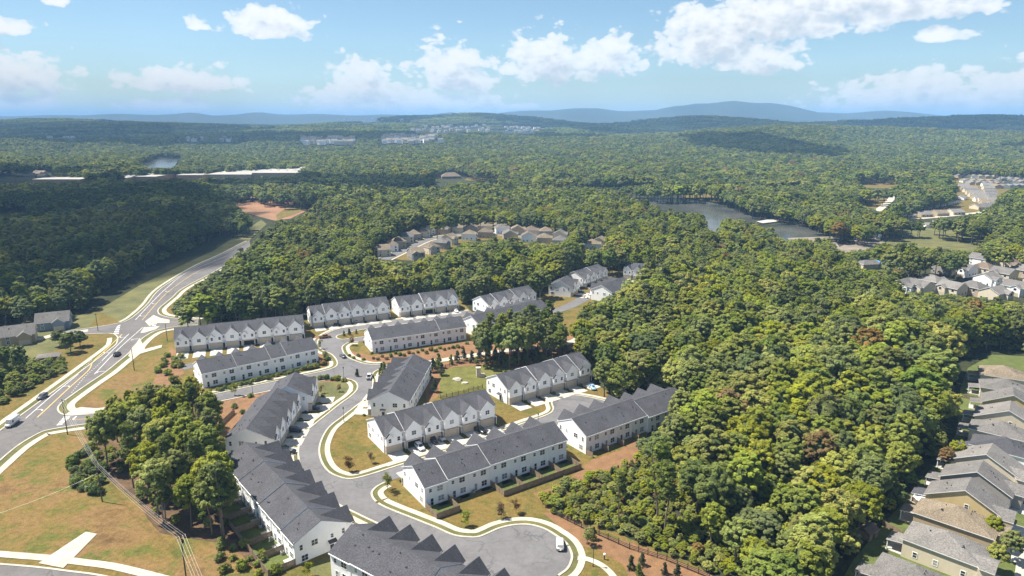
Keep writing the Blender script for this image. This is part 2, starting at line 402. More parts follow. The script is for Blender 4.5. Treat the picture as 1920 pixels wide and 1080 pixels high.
M_PBARK = mat('pine_bark', (0.20, 0.15, 0.115), 0.9, 0.35, 2.5, 0.5, 8)
M_RUBBER = mat('tyre_rubber', (0.02, 0.02, 0.02), 0.85)
M_CHROME = mat('rim_metal', (0.5, 0.5, 0.5), 0.3, metal=0.9)
M_LAMPG = mat('headlight_glass', (0.6, 0.62, 0.62), 0.15, spec=0.6)
M_TAIL = mat('taillight_red', (0.25, 0.01, 0.01), 0.3)
def water_mat():
    m = bpy.data.materials.new('lake_water'); m.use_nodes = True; g = NT(m.node_tree)
    b = m.node_tree.nodes['Principled BSDF']; b.inputs['Roughness'].default_value = 0.16; b.inputs['IOR'].default_value = 1.33
    geo = g.n('ShaderNodeNewGeometry')
    c = g.ramp(g.noise(geo.outputs['Position'], 0.02, 4, 0.6), [(0.35, (0.035, 0.045, 0.042)), (0.62, (0.10, 0.10, 0.09))])
    g.put(b.inputs['Base Color'], c)
    bn = g.n('ShaderNodeBump'); bn.inputs['Strength'].default_value = 0.35; bn.inputs['Distance'].default_value = 0.2
    g.put(bn.inputs['Height'], g.noise(geo.outputs['Position'], 0.9, 4, 0.6)); g.put(b.inputs['Normal'], bn.outputs[0])
    return m
M_WATER = water_mat()

# ---------------------------------------------------------------- terrain
RIDGE = [(-900, 221), (-300, 219), (0, 221), (100, 220), (185, 216.5), (240, 216), (330, 218), (365, 216), (400, 219.5), (450, 218), (490, 213.5), (540, 215.5), (620, 217.5), (680, 219.5), (790, 219.5),
         (845, 213.5), (900, 217), (955, 213.5), (1040, 210.5), (1120, 207.5), (1180, 210), (1225, 210), (1265, 201), (1300, 198.5), (1330, 201), (1375, 196.5), (1440, 198.5), (1480, 203.5), (1530, 211.5),
         (1580, 215.5), (1610, 214), (1650, 210.5), (1690, 214.5), (1740, 219), (1800, 221), (1920, 222), (2300, 221), (2800, 220)]
RX = np.array([p[0] for p in RIDGE], float); RY = np.array([p[1] for p in RIDGE], float)
def gauss(x, y, cx, cy_, sx, sy): return np.exp(-((x-cx)/sx)**2-((y-cy_)/sy)**2)
BUMPS = [(-260, 5000, 300, 700, 70), (-480, 5200, 900, 900, 22), (-760, 5600, 220, 700, 62), (-900, 3500, 300, 260, 38), (-500, 3700, 330, 240, 34), (-420, 4300, 420, 300, 44),
         (110, 4700, 330, 300, 52), (1500, 4300, 1500, 700, 18), (-1500, 2500, 700, 350, 14), (-700, 2350, 500, 260, 16), (150, 2500, 420, 420, 22), (900, 2300, 500, 300, 14), (2500, 3000, 900, 600, 20),
         (-2600, 4200, 1200, 700, 26)]
RIDGES = [(1000, 1820, 520, 190, 20, .6), (-1900, 2150, 800, 220, 30, -.4), (-500, 2330, 520, 200, 26, .3), (1700, 2500, 900, 260, 30, -.8), (300, 2950, 900, 260, 30, .5), (-1700, 3300, 900, 300, 30, .9), (1600, 3600, 1500, 320, 40, -.3), (2600, 4700, 1900, 420, 44, .4), (-2200, 4900, 1600, 420, 40, -.5)]
def height(x, y):
    x = np.asarray(x, float); y = np.asarray(y, float); r = np.hypot(x, y)
    z = 24*sstep(2100, 5200, r) - 22*sstep(5600, 7500, r)
    w = sstep(1250, 2400, r)*(1-.95*gauss(x, y, -906, 1785, 520, 520))
    w2 = sstep(1700, 2600, r)
    z = z + w*(4+(10+13*w2)*np.sin(x/340+1.3)*np.cos(y/300+.4)+(6+8*w2)*np.sin((x*.6+y)/360.)+5*np.sin(x/170-y/260.))
    for cx, cy_, L_, wd, h, ph in RIDGES:      # long wooded ridges lying across the view
        yy = cy_+.10*(x-cx)*ph+90*np.sin(x/420.+ph*7); z = z + h*np.exp(-((y-yy)/wd)**2)*np.exp(-((x-cx)/L_)**4)*(.78+.22*np.sin(x/260.+ph*5))
    for cx, cy_, sx, sy, h in BUMPS: z = z + h*gauss(x, y, cx, cy_, sx, sy)
    d = np.maximum(y*CP+CAM_H*SP, 1.0); u = np.clip(960+FPX*x/d, -850, 2750)
    ry = np.interp(u, RX, RY); R0 = 9800.0
    hz = CAM_H+(225-ry)*R0/FPX+18
    dist = np.where(y > 0, y, r)
    prof = np.exp(-((dist-R0)/1300.)**2)
    rough = 1+0.05*np.sin(x/390.)+0.04*np.sin(x/147.+y/300)
    prof = np.where(dist > R0, np.maximum(prof, 0.55), prof)
    z = np.where(dist > 6800, np.maximum(z, 0)*(1-prof)+hz*prof*rough, z)
    return z
def build_terrain():
    rr = [0.0, 25, 50]
    while rr[-1] < 42000: rr.append(rr[-1]*1.026+2)
    ang = [R(a) for a in np.concatenate([np.arange(-60, 60, 0.5), np.arange(60, 300, 6)])]
    n = len(ang); V = []; F = []
    rrn = np.array(rr[1:])[:, None]; an = np.array(ang)[None, :]
    X = rrn*np.sin(an); Y = rrn*np.cos(an); Z = height(X, Y)
    co = np.stack([X, Y, Z], -1).reshape(-1, 3)
    V = [(0, 0, 0)]+[tuple(c) for c in co]
    for j in range(n): F.append((0, 1+(j+1) % n, 1+j))
    for i in range(len(rr)-2):
        a = 1+i*n; b = a+n
        for j in range(n):
            k = (j+1) % n; F.append((a+j, a+k, b+k, b+j))
    me = bpy.data.meshes.new('ground'); me.from_pydata(V, [], F)
    me.polygons.foreach_set('use_smooth', [True]*len(F))
    m = bpy.data.materials.new('wooded_ground'); m.use_nodes = True; g = NT(m.node_tree); b = m.node_tree.nodes['Principled BSDF']
    b.inputs['Roughness'].default_value = 0.95; b.inputs['Specular IOR Level'].default_value = 0.1
    geo = g.n('ShaderNodeNewGeometry'); P = geo.outputs['Position']
    c = g.ramp(g.noise(P, 0.05, 5, 0.65), [(0.3, (0.022, 0.030, 0.014)), (0.7, (0.050, 0.052, 0.026))])
    c2 = g.ramp(g.noise(P, 0.0016, 6, 0.6), [(0.3, (0.75,)*3), (0.7, (1.3,)*3)])
    g.put(b.inputs['Base Color'], g.mix(1.0, c, c2, 'MULTIPLY'))
    bn = g.n('ShaderNodeBump'); bn.inputs['Strength'].default_value = 0.9; bn.inputs['Distance'].default_value = 9.0
    g.put(bn.inputs['Height'], g.noise(P, 0.03, 5, 0.7)); g.put(b.inputs['Normal'], bn.outputs[0])
    me.materials.append(m); me.update()
    put(me, 'ground', kind='structure')
build_terrain()
def on(u, v):
    """point of the rolling terrain seen at pixel (u, v)"""
    lo, hi = 60.0, 16000.0
    a = (u-960)/FPX; b = (540-v)/FPX; dy = CP+b*SP; dz = -SP+b*CP
    T = np.geomspace(lo, hi, 3000); z = CAM_H+dz*T; g = height(a*T, dy*T); i = np.argmax(z < g)
    t = T[i] if z[i] < g[i] else hi
    return Vector((a*t, dy*t, float(height(a*t, dy*t))))

# ---------------------------------------------------------------- ground sheets of the development
Z_TURF, Z_MULCH, Z_LAWN, Z_ROAD, Z_MARK, Z_DRIVE, Z_WALK, Z_KERB = 0.02, 0.035, 0.05, 0.08, 0.092, 0.12, 0.14, 0.20
sheet('turf', [(-90, 1180), (-90, 690), (60, 690), (120, 610), (180, 584), (260, 536), (335, 500), (400, 470), (470, 425), (470, 450), (380, 520), (320, 580), (345, 620), (330, 640), (580, 600), (735, 565), (860, 560),
               (890, 590), (1010, 560), (1030, 545), (1060, 515), (1160, 500), (1225, 505), (1170, 545), (1090, 590), (1110, 640), (1060, 660), (1090, 690), (1115, 720), (1190, 760), (1230, 790), (1190, 850),
               (1080, 960), (1180, 1010), (1310, 1060), (1420, 1180)], Z_TURF, M_LAWN)
for P_ in ([(-90, 900), (0, 885), (70, 832), (125, 812), (185, 800), (215, 860), (330, 960), (430, 1010), (520, 1075), (560, 1130), (330, 1130), (200, 1062), (60, 1040), (-90, 1028)],):
    sheet('field', P_, Z_MULCH, M_FIELD)
sheet('field', [(138, 775), (190, 722), (240, 690), (300, 652), (330, 655), (335, 700), (290, 740), (200, 776)], Z_MULCH, M_FIELD)
MULCH = [[(380, 745), (470, 722), (548, 707), (640, 703), (655, 712), (600, 722), (560, 745), (430, 820), (385, 850), (360, 800)],                       # bank behind row with fence
         [(645, 655), (700, 668), (880, 640), (1010, 640), (1100, 620), (1105, 650), (1020, 668), (870, 668), (800, 676), (740, 680), (690, 682), (660, 672)],
         [(795, 690), (860, 672), (960, 676), (1080, 660), (1090, 690), (900, 705), (850, 690), (820, 745), (800, 755)],
         [(1060, 905), (1110, 862), (1160, 845), (1200, 822), (1215, 850), (1150, 900), (1090, 935)],                                                    # straw slope below the fenced yards
         [(1018, 962), (1045, 960), (1120, 1000), (1190, 1020), (1330, 1075), (1400, 1140), (1200, 1140), (1170, 1060), (1120, 1030), (1082, 1022), (1070, 1000), (1045, 985)],
         [(318, 655), (334, 660), (345, 700), (300, 735), (285, 720)],
         [(575, 640), (598, 628), (604, 645), (615, 660), (600, 676), (585, 670)],
         [(1000, 925), (1035, 915), (1055, 945), (1030, 960)],
         [(1146, 745), (1175, 752), (1190, 768), (1150, 760), (1130, 745)]]
for P_ in MULCH: sheet('pine_straw_bed', P_, Z_MULCH, M_STRAW)
sheet('lawn', [(826, 745), (824, 700), (850, 688), (930, 684), (960, 692), (955, 705), (912, 730), (912, 742), (885, 735)], Z_LAWN, M_WEED)
for P_ in ([(585, 719), (640, 715), (662, 722), (655, 738), (636, 750), (586, 750)], [(590, 1080), (570, 1062), (630, 1040), (632, 1100), (540, 1120)]):
    sheet('lawn', P_, Z_LAWN, M_VERGE)
sheet('leaf_litter', [(180, 860), (210, 905), (262, 945), (300, 1000), (425, 1020), (470, 1060), (520, 1075), (445, 960), (425, 905), (405, 850), (380, 790), (320, 795), (250, 815), (190, 832)], Z_LAWN, mat('leaf_litter_brown', (.115, .068, .036), .95, .4, .25, .8, 8, col2=(.055, .040, .022), fine=.35, fscale=1.2), k=2)
sheet('road_verge', [(185, 582), (262, 535), (335, 500), (400, 470), (490, 412), (500, 420), (462, 455), (410, 478), (330, 520), (250, 590), (225, 604)], Z_MULCH, M_VERGE)
sheet('road_verge', [(345, 560), (385, 520), (450, 484), (462, 470), (480, 470), (400, 530), (365, 575), (345, 595), (330, 588)], Z_MULCH, M_VERGE)
sheet('rough_verge', [(-90, 830), (0, 765), (70, 722), (140, 660), (165, 630), (205, 640), (150, 690), (90, 735), (0, 800), (-90, 865)], Z_MULCH, M_LAWN)
sheet('house_plot', [(10, 650), (60, 610), (140, 590), (185, 590), (165, 618), (140, 645), (60, 672)], Z_MULCH, M_VERGE)

# ---------------------------------------------------------------- roads
def px(pts): return [at(*p).to_2d() for p in pts]
# edges of the main road (far end first)
ML = smooth(px([(468, 452), (457, 457), (419, 477), (369, 500), (304, 540), (276, 572), (250, 595), (234, 604)]), 5)
ML2 = smooth(px([(222, 632), (221, 641), (213, 651), (162, 690), (108, 730), (34, 784), (-60, 852), (-160, 920)]), 5)
MR = smooth(px([(470, 464), (450, 479), (402, 509), (343, 540), (323, 557), (311, 567), (299, 577), (295, 584), (300, 591), (318, 596), (345, 599), (372, 601)]), 4)
MR2 = smooth(px([(372, 609), (345, 611), (322, 614), (290, 621), (267, 634), (250, 650), (241, 662), (219, 680), (194, 700), (164, 720), (134, 741), (114, 756), (107, 766), (111, 775), (126, 780), (150, 779), (178, 777), (215, 772)]), 4)
MR3 = smooth(px([(215, 790), (178, 793), (133, 799), (92, 806), (69, 814), (28, 839), (-20, 880), (-110, 960)]), 5)
SIDE_T = px([(234, 604), (205, 610), (165, 616), (120, 622)]); SIDE_B = px([(120, 634), (165, 626), (206, 625), (217, 627), (222, 632)])
poly = ML + SIDE_T + SIDE_B + ML2 + MR3[::-1] + MR2[::-1] + MR[::-1]
sheet('main_road', poly, Z_ROAD, M_ASPH2, pixels=False)
# the streets of the development
NL = smooth(px([(880, 583), (850, 587), (800, 594), (745, 600), (690, 609), (640, 616), (615, 625), (598, 638), (598, 648), (606, 657), (622, 664), (632, 675), (633, 685), (622, 692), (595, 699), (555, 707), (495, 720), (395, 741), (300, 757), (215, 770)]), 4)
N2 = smooth(px([(215, 790), (300, 772), (400, 755), (500, 734), (560, 722), (610, 713), (640, 709), (662, 713), (671, 721), (670, 732), (657, 745), (640, 757), (615, 777), (590, 797), (573, 812), (564, 830), (561, 846), (563, 866), (571, 887), (585, 907), (607, 927), (635, 945), (665, 960), (707, 980), (770, 1008), (830, 1040), (880, 1068), (930, 1090), (975, 1098), (1020, 1092), (1045, 1079)]), 4)
N3 = smooth(px([(1045, 1079), (1062, 1066), (1070, 1048), (1068, 1034), (1060, 1020), (1045, 1008), (1020, 993), (992, 985.5), (964, 986), (937, 992), (914, 1002), (898, 1008), (880, 1009), (850, 1005), (815, 990), (770, 972), (725, 954), (704, 942), (695, 928), (700, 917), (717, 906), (747, 897), (800, 879), (880, 852), (960, 823), (1010, 805), (1050, 797)]), 4)
C_ = at(1087, 771).to_2d()
N4 = smooth(px([(1050, 797), (1090, 800), (1140, 785), (1165, 768), (1142, 755), (1120, 749), (1095, 744), (1070, 742), (1047, 746), (1036, 755), (1039, 767), (1030, 777), (995, 790), (910, 820), (830, 848), (750, 873), (725, 881), (687, 893), (660, 899), (640, 897), (617, 887), (603, 870), (597, 848), (601, 826), (615, 802), (640, 782), (662, 765), (687, 745), (697, 728), (698, 714), (696, 705), (703, 696), (722, 690), (760, 686), (800, 684)]), 4)
N5 = smooth(px([(800, 677), (760, 679), (720, 684), (690, 684), (665, 677), (648, 668), (641, 657), (642, 649), (655, 642), (680, 640), (720, 634)]), 4)
N6 = smooth(px([(720, 628), (675, 633), (645, 637), (632, 635), (630, 631), (640, 627), (680, 618), (745, 609), (800, 602), (850, 595), (885, 591)]), 4)
sheet('street', NL+N2+N3+N4+N5+N6, Z_ROAD, M_ASPH, pixels=False)
S6 = smooth(px([(880, 587), (930, 606), (1000, 592), (1060, 577), (1100, 557), (1128, 543), (1150, 528), (1168, 522), (1200, 520)]), 6)
strip('street', S6, -3.6, 3.6, Z_ROAD-0.006, M_ASPH)
S1 = smooth(px([(340, 690), (420, 672), (520, 655), (600, 640), (615, 634)]), 5)
strip('street', S1, -3.4, 3.4, Z_ROAD-0.004, M_ASPH)
# gravel path that runs on to the right
S7 = smooth(px([(795, 681), (870, 669), (960, 656), (1040, 648), (1075, 640), (1100, 624), (1130, 612)]), 6)
strip('gravel_path', S7, -2.0, 2.0, Z_ROAD+0.02, M_CONC)
# kerbs (raised), verges stay turf, pavements
def kerb(line, side=1): strip('kerb', line, 0, side*0.55, Z_KERB, M_CONC, th=0.15)
def walk(line, side=1, a=1.9, b=3.5): strip('pavement', line, side*a, side*b, Z_WALK, M_CONC, th=0.08)
def cut(line, u0, u1, axis=0):
    """part of a line whose picture column lies between u0 and u1"""
    o = []
    for p in line:
        q = proj(p.x, p.y, 0)[axis]
        if u0 <= q <= u1: o.append(p)
    return o
def ori(line, ref):
    """+1 when the reference point lies left of the line's middle"""
    i = min(range(len(line)), key=lambda k: (line[k]-ref).length); i = min(max(i, 1), len(line)-2); t = line[i+1]-line[i-1]; d = ref-line[i]
    return 1 if t.x*d.y-t.y*d.x > 0 else -1
def edge(line, refpx, w=True, a=1.9, b=3.5):
    s = ori(line, at(*refpx).to_2d()); kerb(line, s)
    if w:
        walk(line, s, a, b); strip('verge', line, s*.56, s*a, Z_LAWN, M_VERGE)
edge(ML, (285, 540)); edge(ML2, (70, 730), a=2.6, b=4.6); edge(MR, (330, 570), a=2.2, b=4.4); edge(MR2, (260, 700), a=3.0, b=5.4); edge(MR3, (60, 850), a=2.6, b=4.8)
edge(SIDE_T, (180, 605), False); edge(SIDE_B, (180, 640), False)
edge(NL[:int(len(NL)*.36)], (700, 600), a=1.2, b=2.6); edge(NL[int(len(NL)*.36):int(len(NL)*.97)], (560, 690))
i5 = 5*4; edge(N2[:8*4+2], (560, 760), False); edge(N2[7*4:9*4+2], (640, 730)); edge(N2[9*4:24*4], (560, 800), a=1.6, b=3.2)
edge(N3[:17*4], (1000, 960)); edge(N3[17*4:20*4+2], (790, 920))
edge(N4[3*4:13*4], (1060, 730), a=1.3, b=2.8); edge(N4[12*4:16*4], (850, 820), a=1.5, b=3.0); edge(N4[15*4:27*4], (680, 850)); edge(N4[26*4:30*4], (690, 770), a=1.3, b=2.8); edge(N4[29*4:33*4], (720, 700))
edge(N5[2*4:9*4], (680, 655)); edge(N6, (690, 626), False)
sheet('pavement', [(120, 780), (137, 768), (152, 764), (178, 766), (178, 775), (150, 778)], Z_WALK+.004, M_CONC)
sheet('pavement', [(262, 634), (272, 655), (304, 647), (303, 652), (262, 664), (248, 672), (240, 668)], Z_WALK+.006, M_CONC)
sheet('pavement', [(72, 1057), (119, 1066), (182, 1002), (161, 998)], Z_WALK+.01, M_CONC)
LR = smooth(px([(-120, 1050), (0, 1060), (70, 1066), (125, 1073), (195, 1083), (300, 1110)]), 5)
strip('road', LR, -9, 0, Z_ROAD, M_ASPH2); kerb(LR, 1); walk(LR, 1, 2.6, 4.8)
PW = smooth(px([(1083, 1047), (1105, 1050), (1130, 1062), (1150, 1082), (1160, 1110)]), 5); strip('footpath', PW, -0.8, 0.8, Z_WALK, M_CONC, th=0.06)
# islands of the junction
sheet('traffic_island', [(272, 603), (288, 591), (302, 597), (318, 600), (318, 606), (296, 606), (280, 612)], Z_WALK, M_CONC)
sheet('traffic_island', [(263, 625), (270, 614), (300, 612), (292, 618), (272, 624)], Z_WALK, M_CONC)

# ---------------------------------------------------------------- painted markings
def line_mark(name, pts, w=0.15, m=None, dash=None, z=Z_MARK, k=6):
    L = smooth(px(pts), k) if len(pts) > 2 else px(pts)
    if not dash: return strip(name, L, -w/2, w/2, z, m or M_PAINT)
    # walk along the line laying dashes
    D = [0.0]
    for i in range(len(L)-1): D.append(D[-1]+(L[i+1]-L[i]).length)
    def pt(s):
        i = int(np.searchsorted(D, s))-1; i = min(max(i, 0), len(L)-2); t = (s-D[i])/max(D[i+1]-D[i], 1e-6); return L[i].lerp(L[i+1], t)
    B = MB(); s = 0.0
    while s+dash[0] < D[-1]:
        a, b = pt(s), pt(s+dash[0]); t = (b-a).normalized(); n = Vector((-t.y, t.x))*w/2
        B.poly([(*(a-n), z), (*(b-n), z), (*(b+n), z), (*(a+n), z)]); s += dash[1]
    return B.build(name, m or M_PAINT, kind='structure')
line_mark('lane_line', [(440, 480), (370, 510), (325, 540), (300, 562), (267, 600)], 0.25, M_YELLOW)
line_mark('lane_line', [(425, 480), (350, 512), (313, 540), (286, 566), (254, 600)], 0.22)
line_mark('lane_line', [(229, 627), (200, 655), (176, 677), (168, 692), (155, 705), (125, 732), (95, 760), (70, 783)], 0.35, M_YELLOW)
line_mark('lane_line', [(242, 626), (216, 652), (192, 676)], 0.22); line_mark('lane_line', [(268, 614), (222, 655), (177, 702)], 0.22)
line_mark('lane_line', [(147, 702), (100, 740), (48, 785)], 0.22)
line_mark('lane_line', [(192, 676), (178, 690), (160, 706), (133, 738)], 0.2, dash=(0.7, 2.0)); line_mark('lane_line', [(172, 675), (150, 697)], 0.2, dash=(0.7, 2.0))
line_mark('lane_line', [(372, 604), (320, 604)], 0.2, M_YELLOW); line_mark('lane_line', [(135, 787), (178, 785), (215, 781)], 0.2, M_YELLOW)
def arrow(u, v, ang, turn):
    c = at(u, v); B = MB()
    for q in ([(-.1, -1.5), (.1, -1.5), (.1, .4), (-.1, .4)], [(.1, .2), (.75, .55), (.75, .8), (.1, .45)], [(.7, .3), (1.25, .78), (.62, 1.1)]):
        B.poly([(p[0]*turn*1.2, p[1]*1.2, 0) for p in (q if turn > 0 else q[::-1])])
    o = B.build('turn_arrow', M_PAINT, None, kind='structure'); o.location = (c.x, c.y, Z_MARK); o.rotation_euler[2] = ang
for u, v, an, tn in ((228, 633, 1.85, 1), (252, 636, 1.85, -1), (197, 662, 1.85, 1), (187, 697, 1.85, -1), (127, 724, -1.3, 1), (76, 768, -1.3, 1), (313, 547, 1.75, 1), (288, 570, 1.75, 1), (265, 593, 1.75, 1)):
    arrow(u, v, an, tn)
def crosswalk(a, b, c, d, n):
    A, B_, C2, D2 = [at(*p).to_2d() for p in (a, b, c, d)]
    for i in range(n):
        t0 = (i+.25)/n; t1 = (i+.7)/n
        MB().poly([(*A.lerp(B_, t0), Z_MARK), (*A.lerp(B_, t1), Z_MARK), (*D2.lerp(C2, t1), Z_MARK), (*D2.lerp(C2, t0), Z_MARK)]).build('crosswalk_bar', M_PAINT, kind='structure')
crosswalk((120, 781), (105, 799), (116, 797), (133, 781), 6)
line_mark('stop_line', [(143, 781), (137, 787)], 0.5)
crosswalk((212, 627), (220, 611), (226, 608), (222, 627), 5)
crosswalk((290, 593), (285, 612), (292, 612), (297, 597), 5)
# ---------------------------------------------------------------- building parts
EAVE, RIDGE_H, DEPTH, BAY = 6.0, 9.2, 13.4, 1.3
def window_mesh(w, h, n):
    def fn():
        B = MB(); t = 0.09
        B.box(-w/2-t, -0.07, -t, w/2+t, 0.0, 0); B.box(-w/2-t, -0.07, h, w/2+t, 0.0, h+t)
        for k in range(n+1):
            x = -w/2+w*k/n; tt = t if k in (0, n) else t*0.8
            B.box(x-tt/2-(t/2 if k == 0 else 0), -0.068, 0, x+tt/2+(t/2 if k == n else 0), 0.0, h)
        B.box(-w/2, -0.05, h*0.5-0.03, w/2, -0.005, h*0.5+0.03)
        return B.mesh('window', M_TRIM)
    return cached(('win', w, h, n), fn)
def pane_mesh(w, h):
    return cached(('pane', w, h), lambda: MB().box(-w/2, -0.03, 0.0, w/2, -0.004, h).mesh('pane', M_GLASS))
def window(root, x, y, z, w, h, rz, n=1, name='window', plain=False):
    if plain:
        return put(cached(('pwin', w, h), lambda: MB().box(-w/2-.08, -.05, -.08, w/2+.08, 0, h+.08).box(-w/2, -.08, 0, w/2, -.05, h, 1).mesh('window', [M_TRIM, M_GLASS])), name, root, (x, y, z), rz)
    o = put(window_mesh(w, h, n), name, root, (x, y, z), rz)
    put(pane_mesh(w, h), 'pane', o)
    return o
def garage_mesh(w=4.3, h=2.25):
    def fn():
        B = MB()
        for k in range(4):
            z = h*k/4
            B.box(-w/2, -0.05, z+0.015, w/2, 0, z+h/4-0.015)
            for j in range(4):
                x = -w/2+w*j/4; B.box(x+0.12, -0.075, z+0.12, x+w/4-0.12, -0.05, z+h/4-0.12)
        return B.mesh('garage_door', M_GARAGE)
    return cached(('gar', w, h), fn)
def stone_mesh(w):
    """ground floor of a bay: stone piers and lintel round the garage opening"""
    def fn():
        B = MB(); e = w/2; g = 2.15
        B.box(-e, -BAY, 0, -g, 0.02, 2.7); B.box(g, -BAY, 0, e, 0.02, 2.7); B.box(-g, -BAY, 2.27, g, -BAY+0.3, 2.7)
        return B.mesh('stone_front', M_STONE)
    return cached(('stone', w), fn)
def bay_mesh(w, rise):
    def fn():
        e = w/2; zb = EAVE-0.05
        B = MB(); y0 = -BAY-0.03
        prof = [(-e, 2.7), (e, 2.7), (e, zb), (0, zb+rise), (-e, zb)]
        B.prism(prof, y0, 0.6, 'y')
        B.box(-e-0.03, y0-0.06, 2.62, e+0.03, y0, 2.78)
        return B.mesh('bay_wall', M_WHITE)
    return cached(('bay', w, rise), fn)
def gable_roof_mesh(w, rise, y_back, oh=0.3, y0=-BAY, key='m', zb=EAVE-0.05, side_back=0.4):
    def fn():
        B = MB(); e = w/2; s = rise/e; f = y0-0.28; t = 0.16
        for sg in (-1, 1):
            top = [(sg*(e+oh), f, zb-oh*s+t), (0, f, zb+rise+t), (0, y_back, zb+rise+t), (sg*(e+oh), side_back, zb-oh*s+t)]
            if sg > 0: top = top[::-1]
            B.slab(top, 0.15, 0, 1)
        return B.mesh('gable_roof', [M_ROOF, M_TRIM])
    return cached(('groof', w, rise, y_back, oh, y0, key), fn)
def small_bay_mesh():
    def fn():
        B = MB(); y0 = -BAY-0.35
        B.prism([(-1.15, 3.0), (1.15, 3.0), (1.15, 5.4), (0, 6.55), (-1.15, 5.4)], y0, -BAY, 'y')
        return B.mesh('small_bay', M_WHITE)
    return cached('smallbay', fn)
def vent_mesh(): return cached('vent', lambda: MB().tube((0, 0, 0), (0, 0, 0.55), 0.09, 0.09, 6).mesh('vent_pipe', M_METAL))
def box_vent(): return cached('bvent', lambda: MB().box(-.22, -.22, 0, .22, .22, .18).mesh('roof_vent', M_METAL))

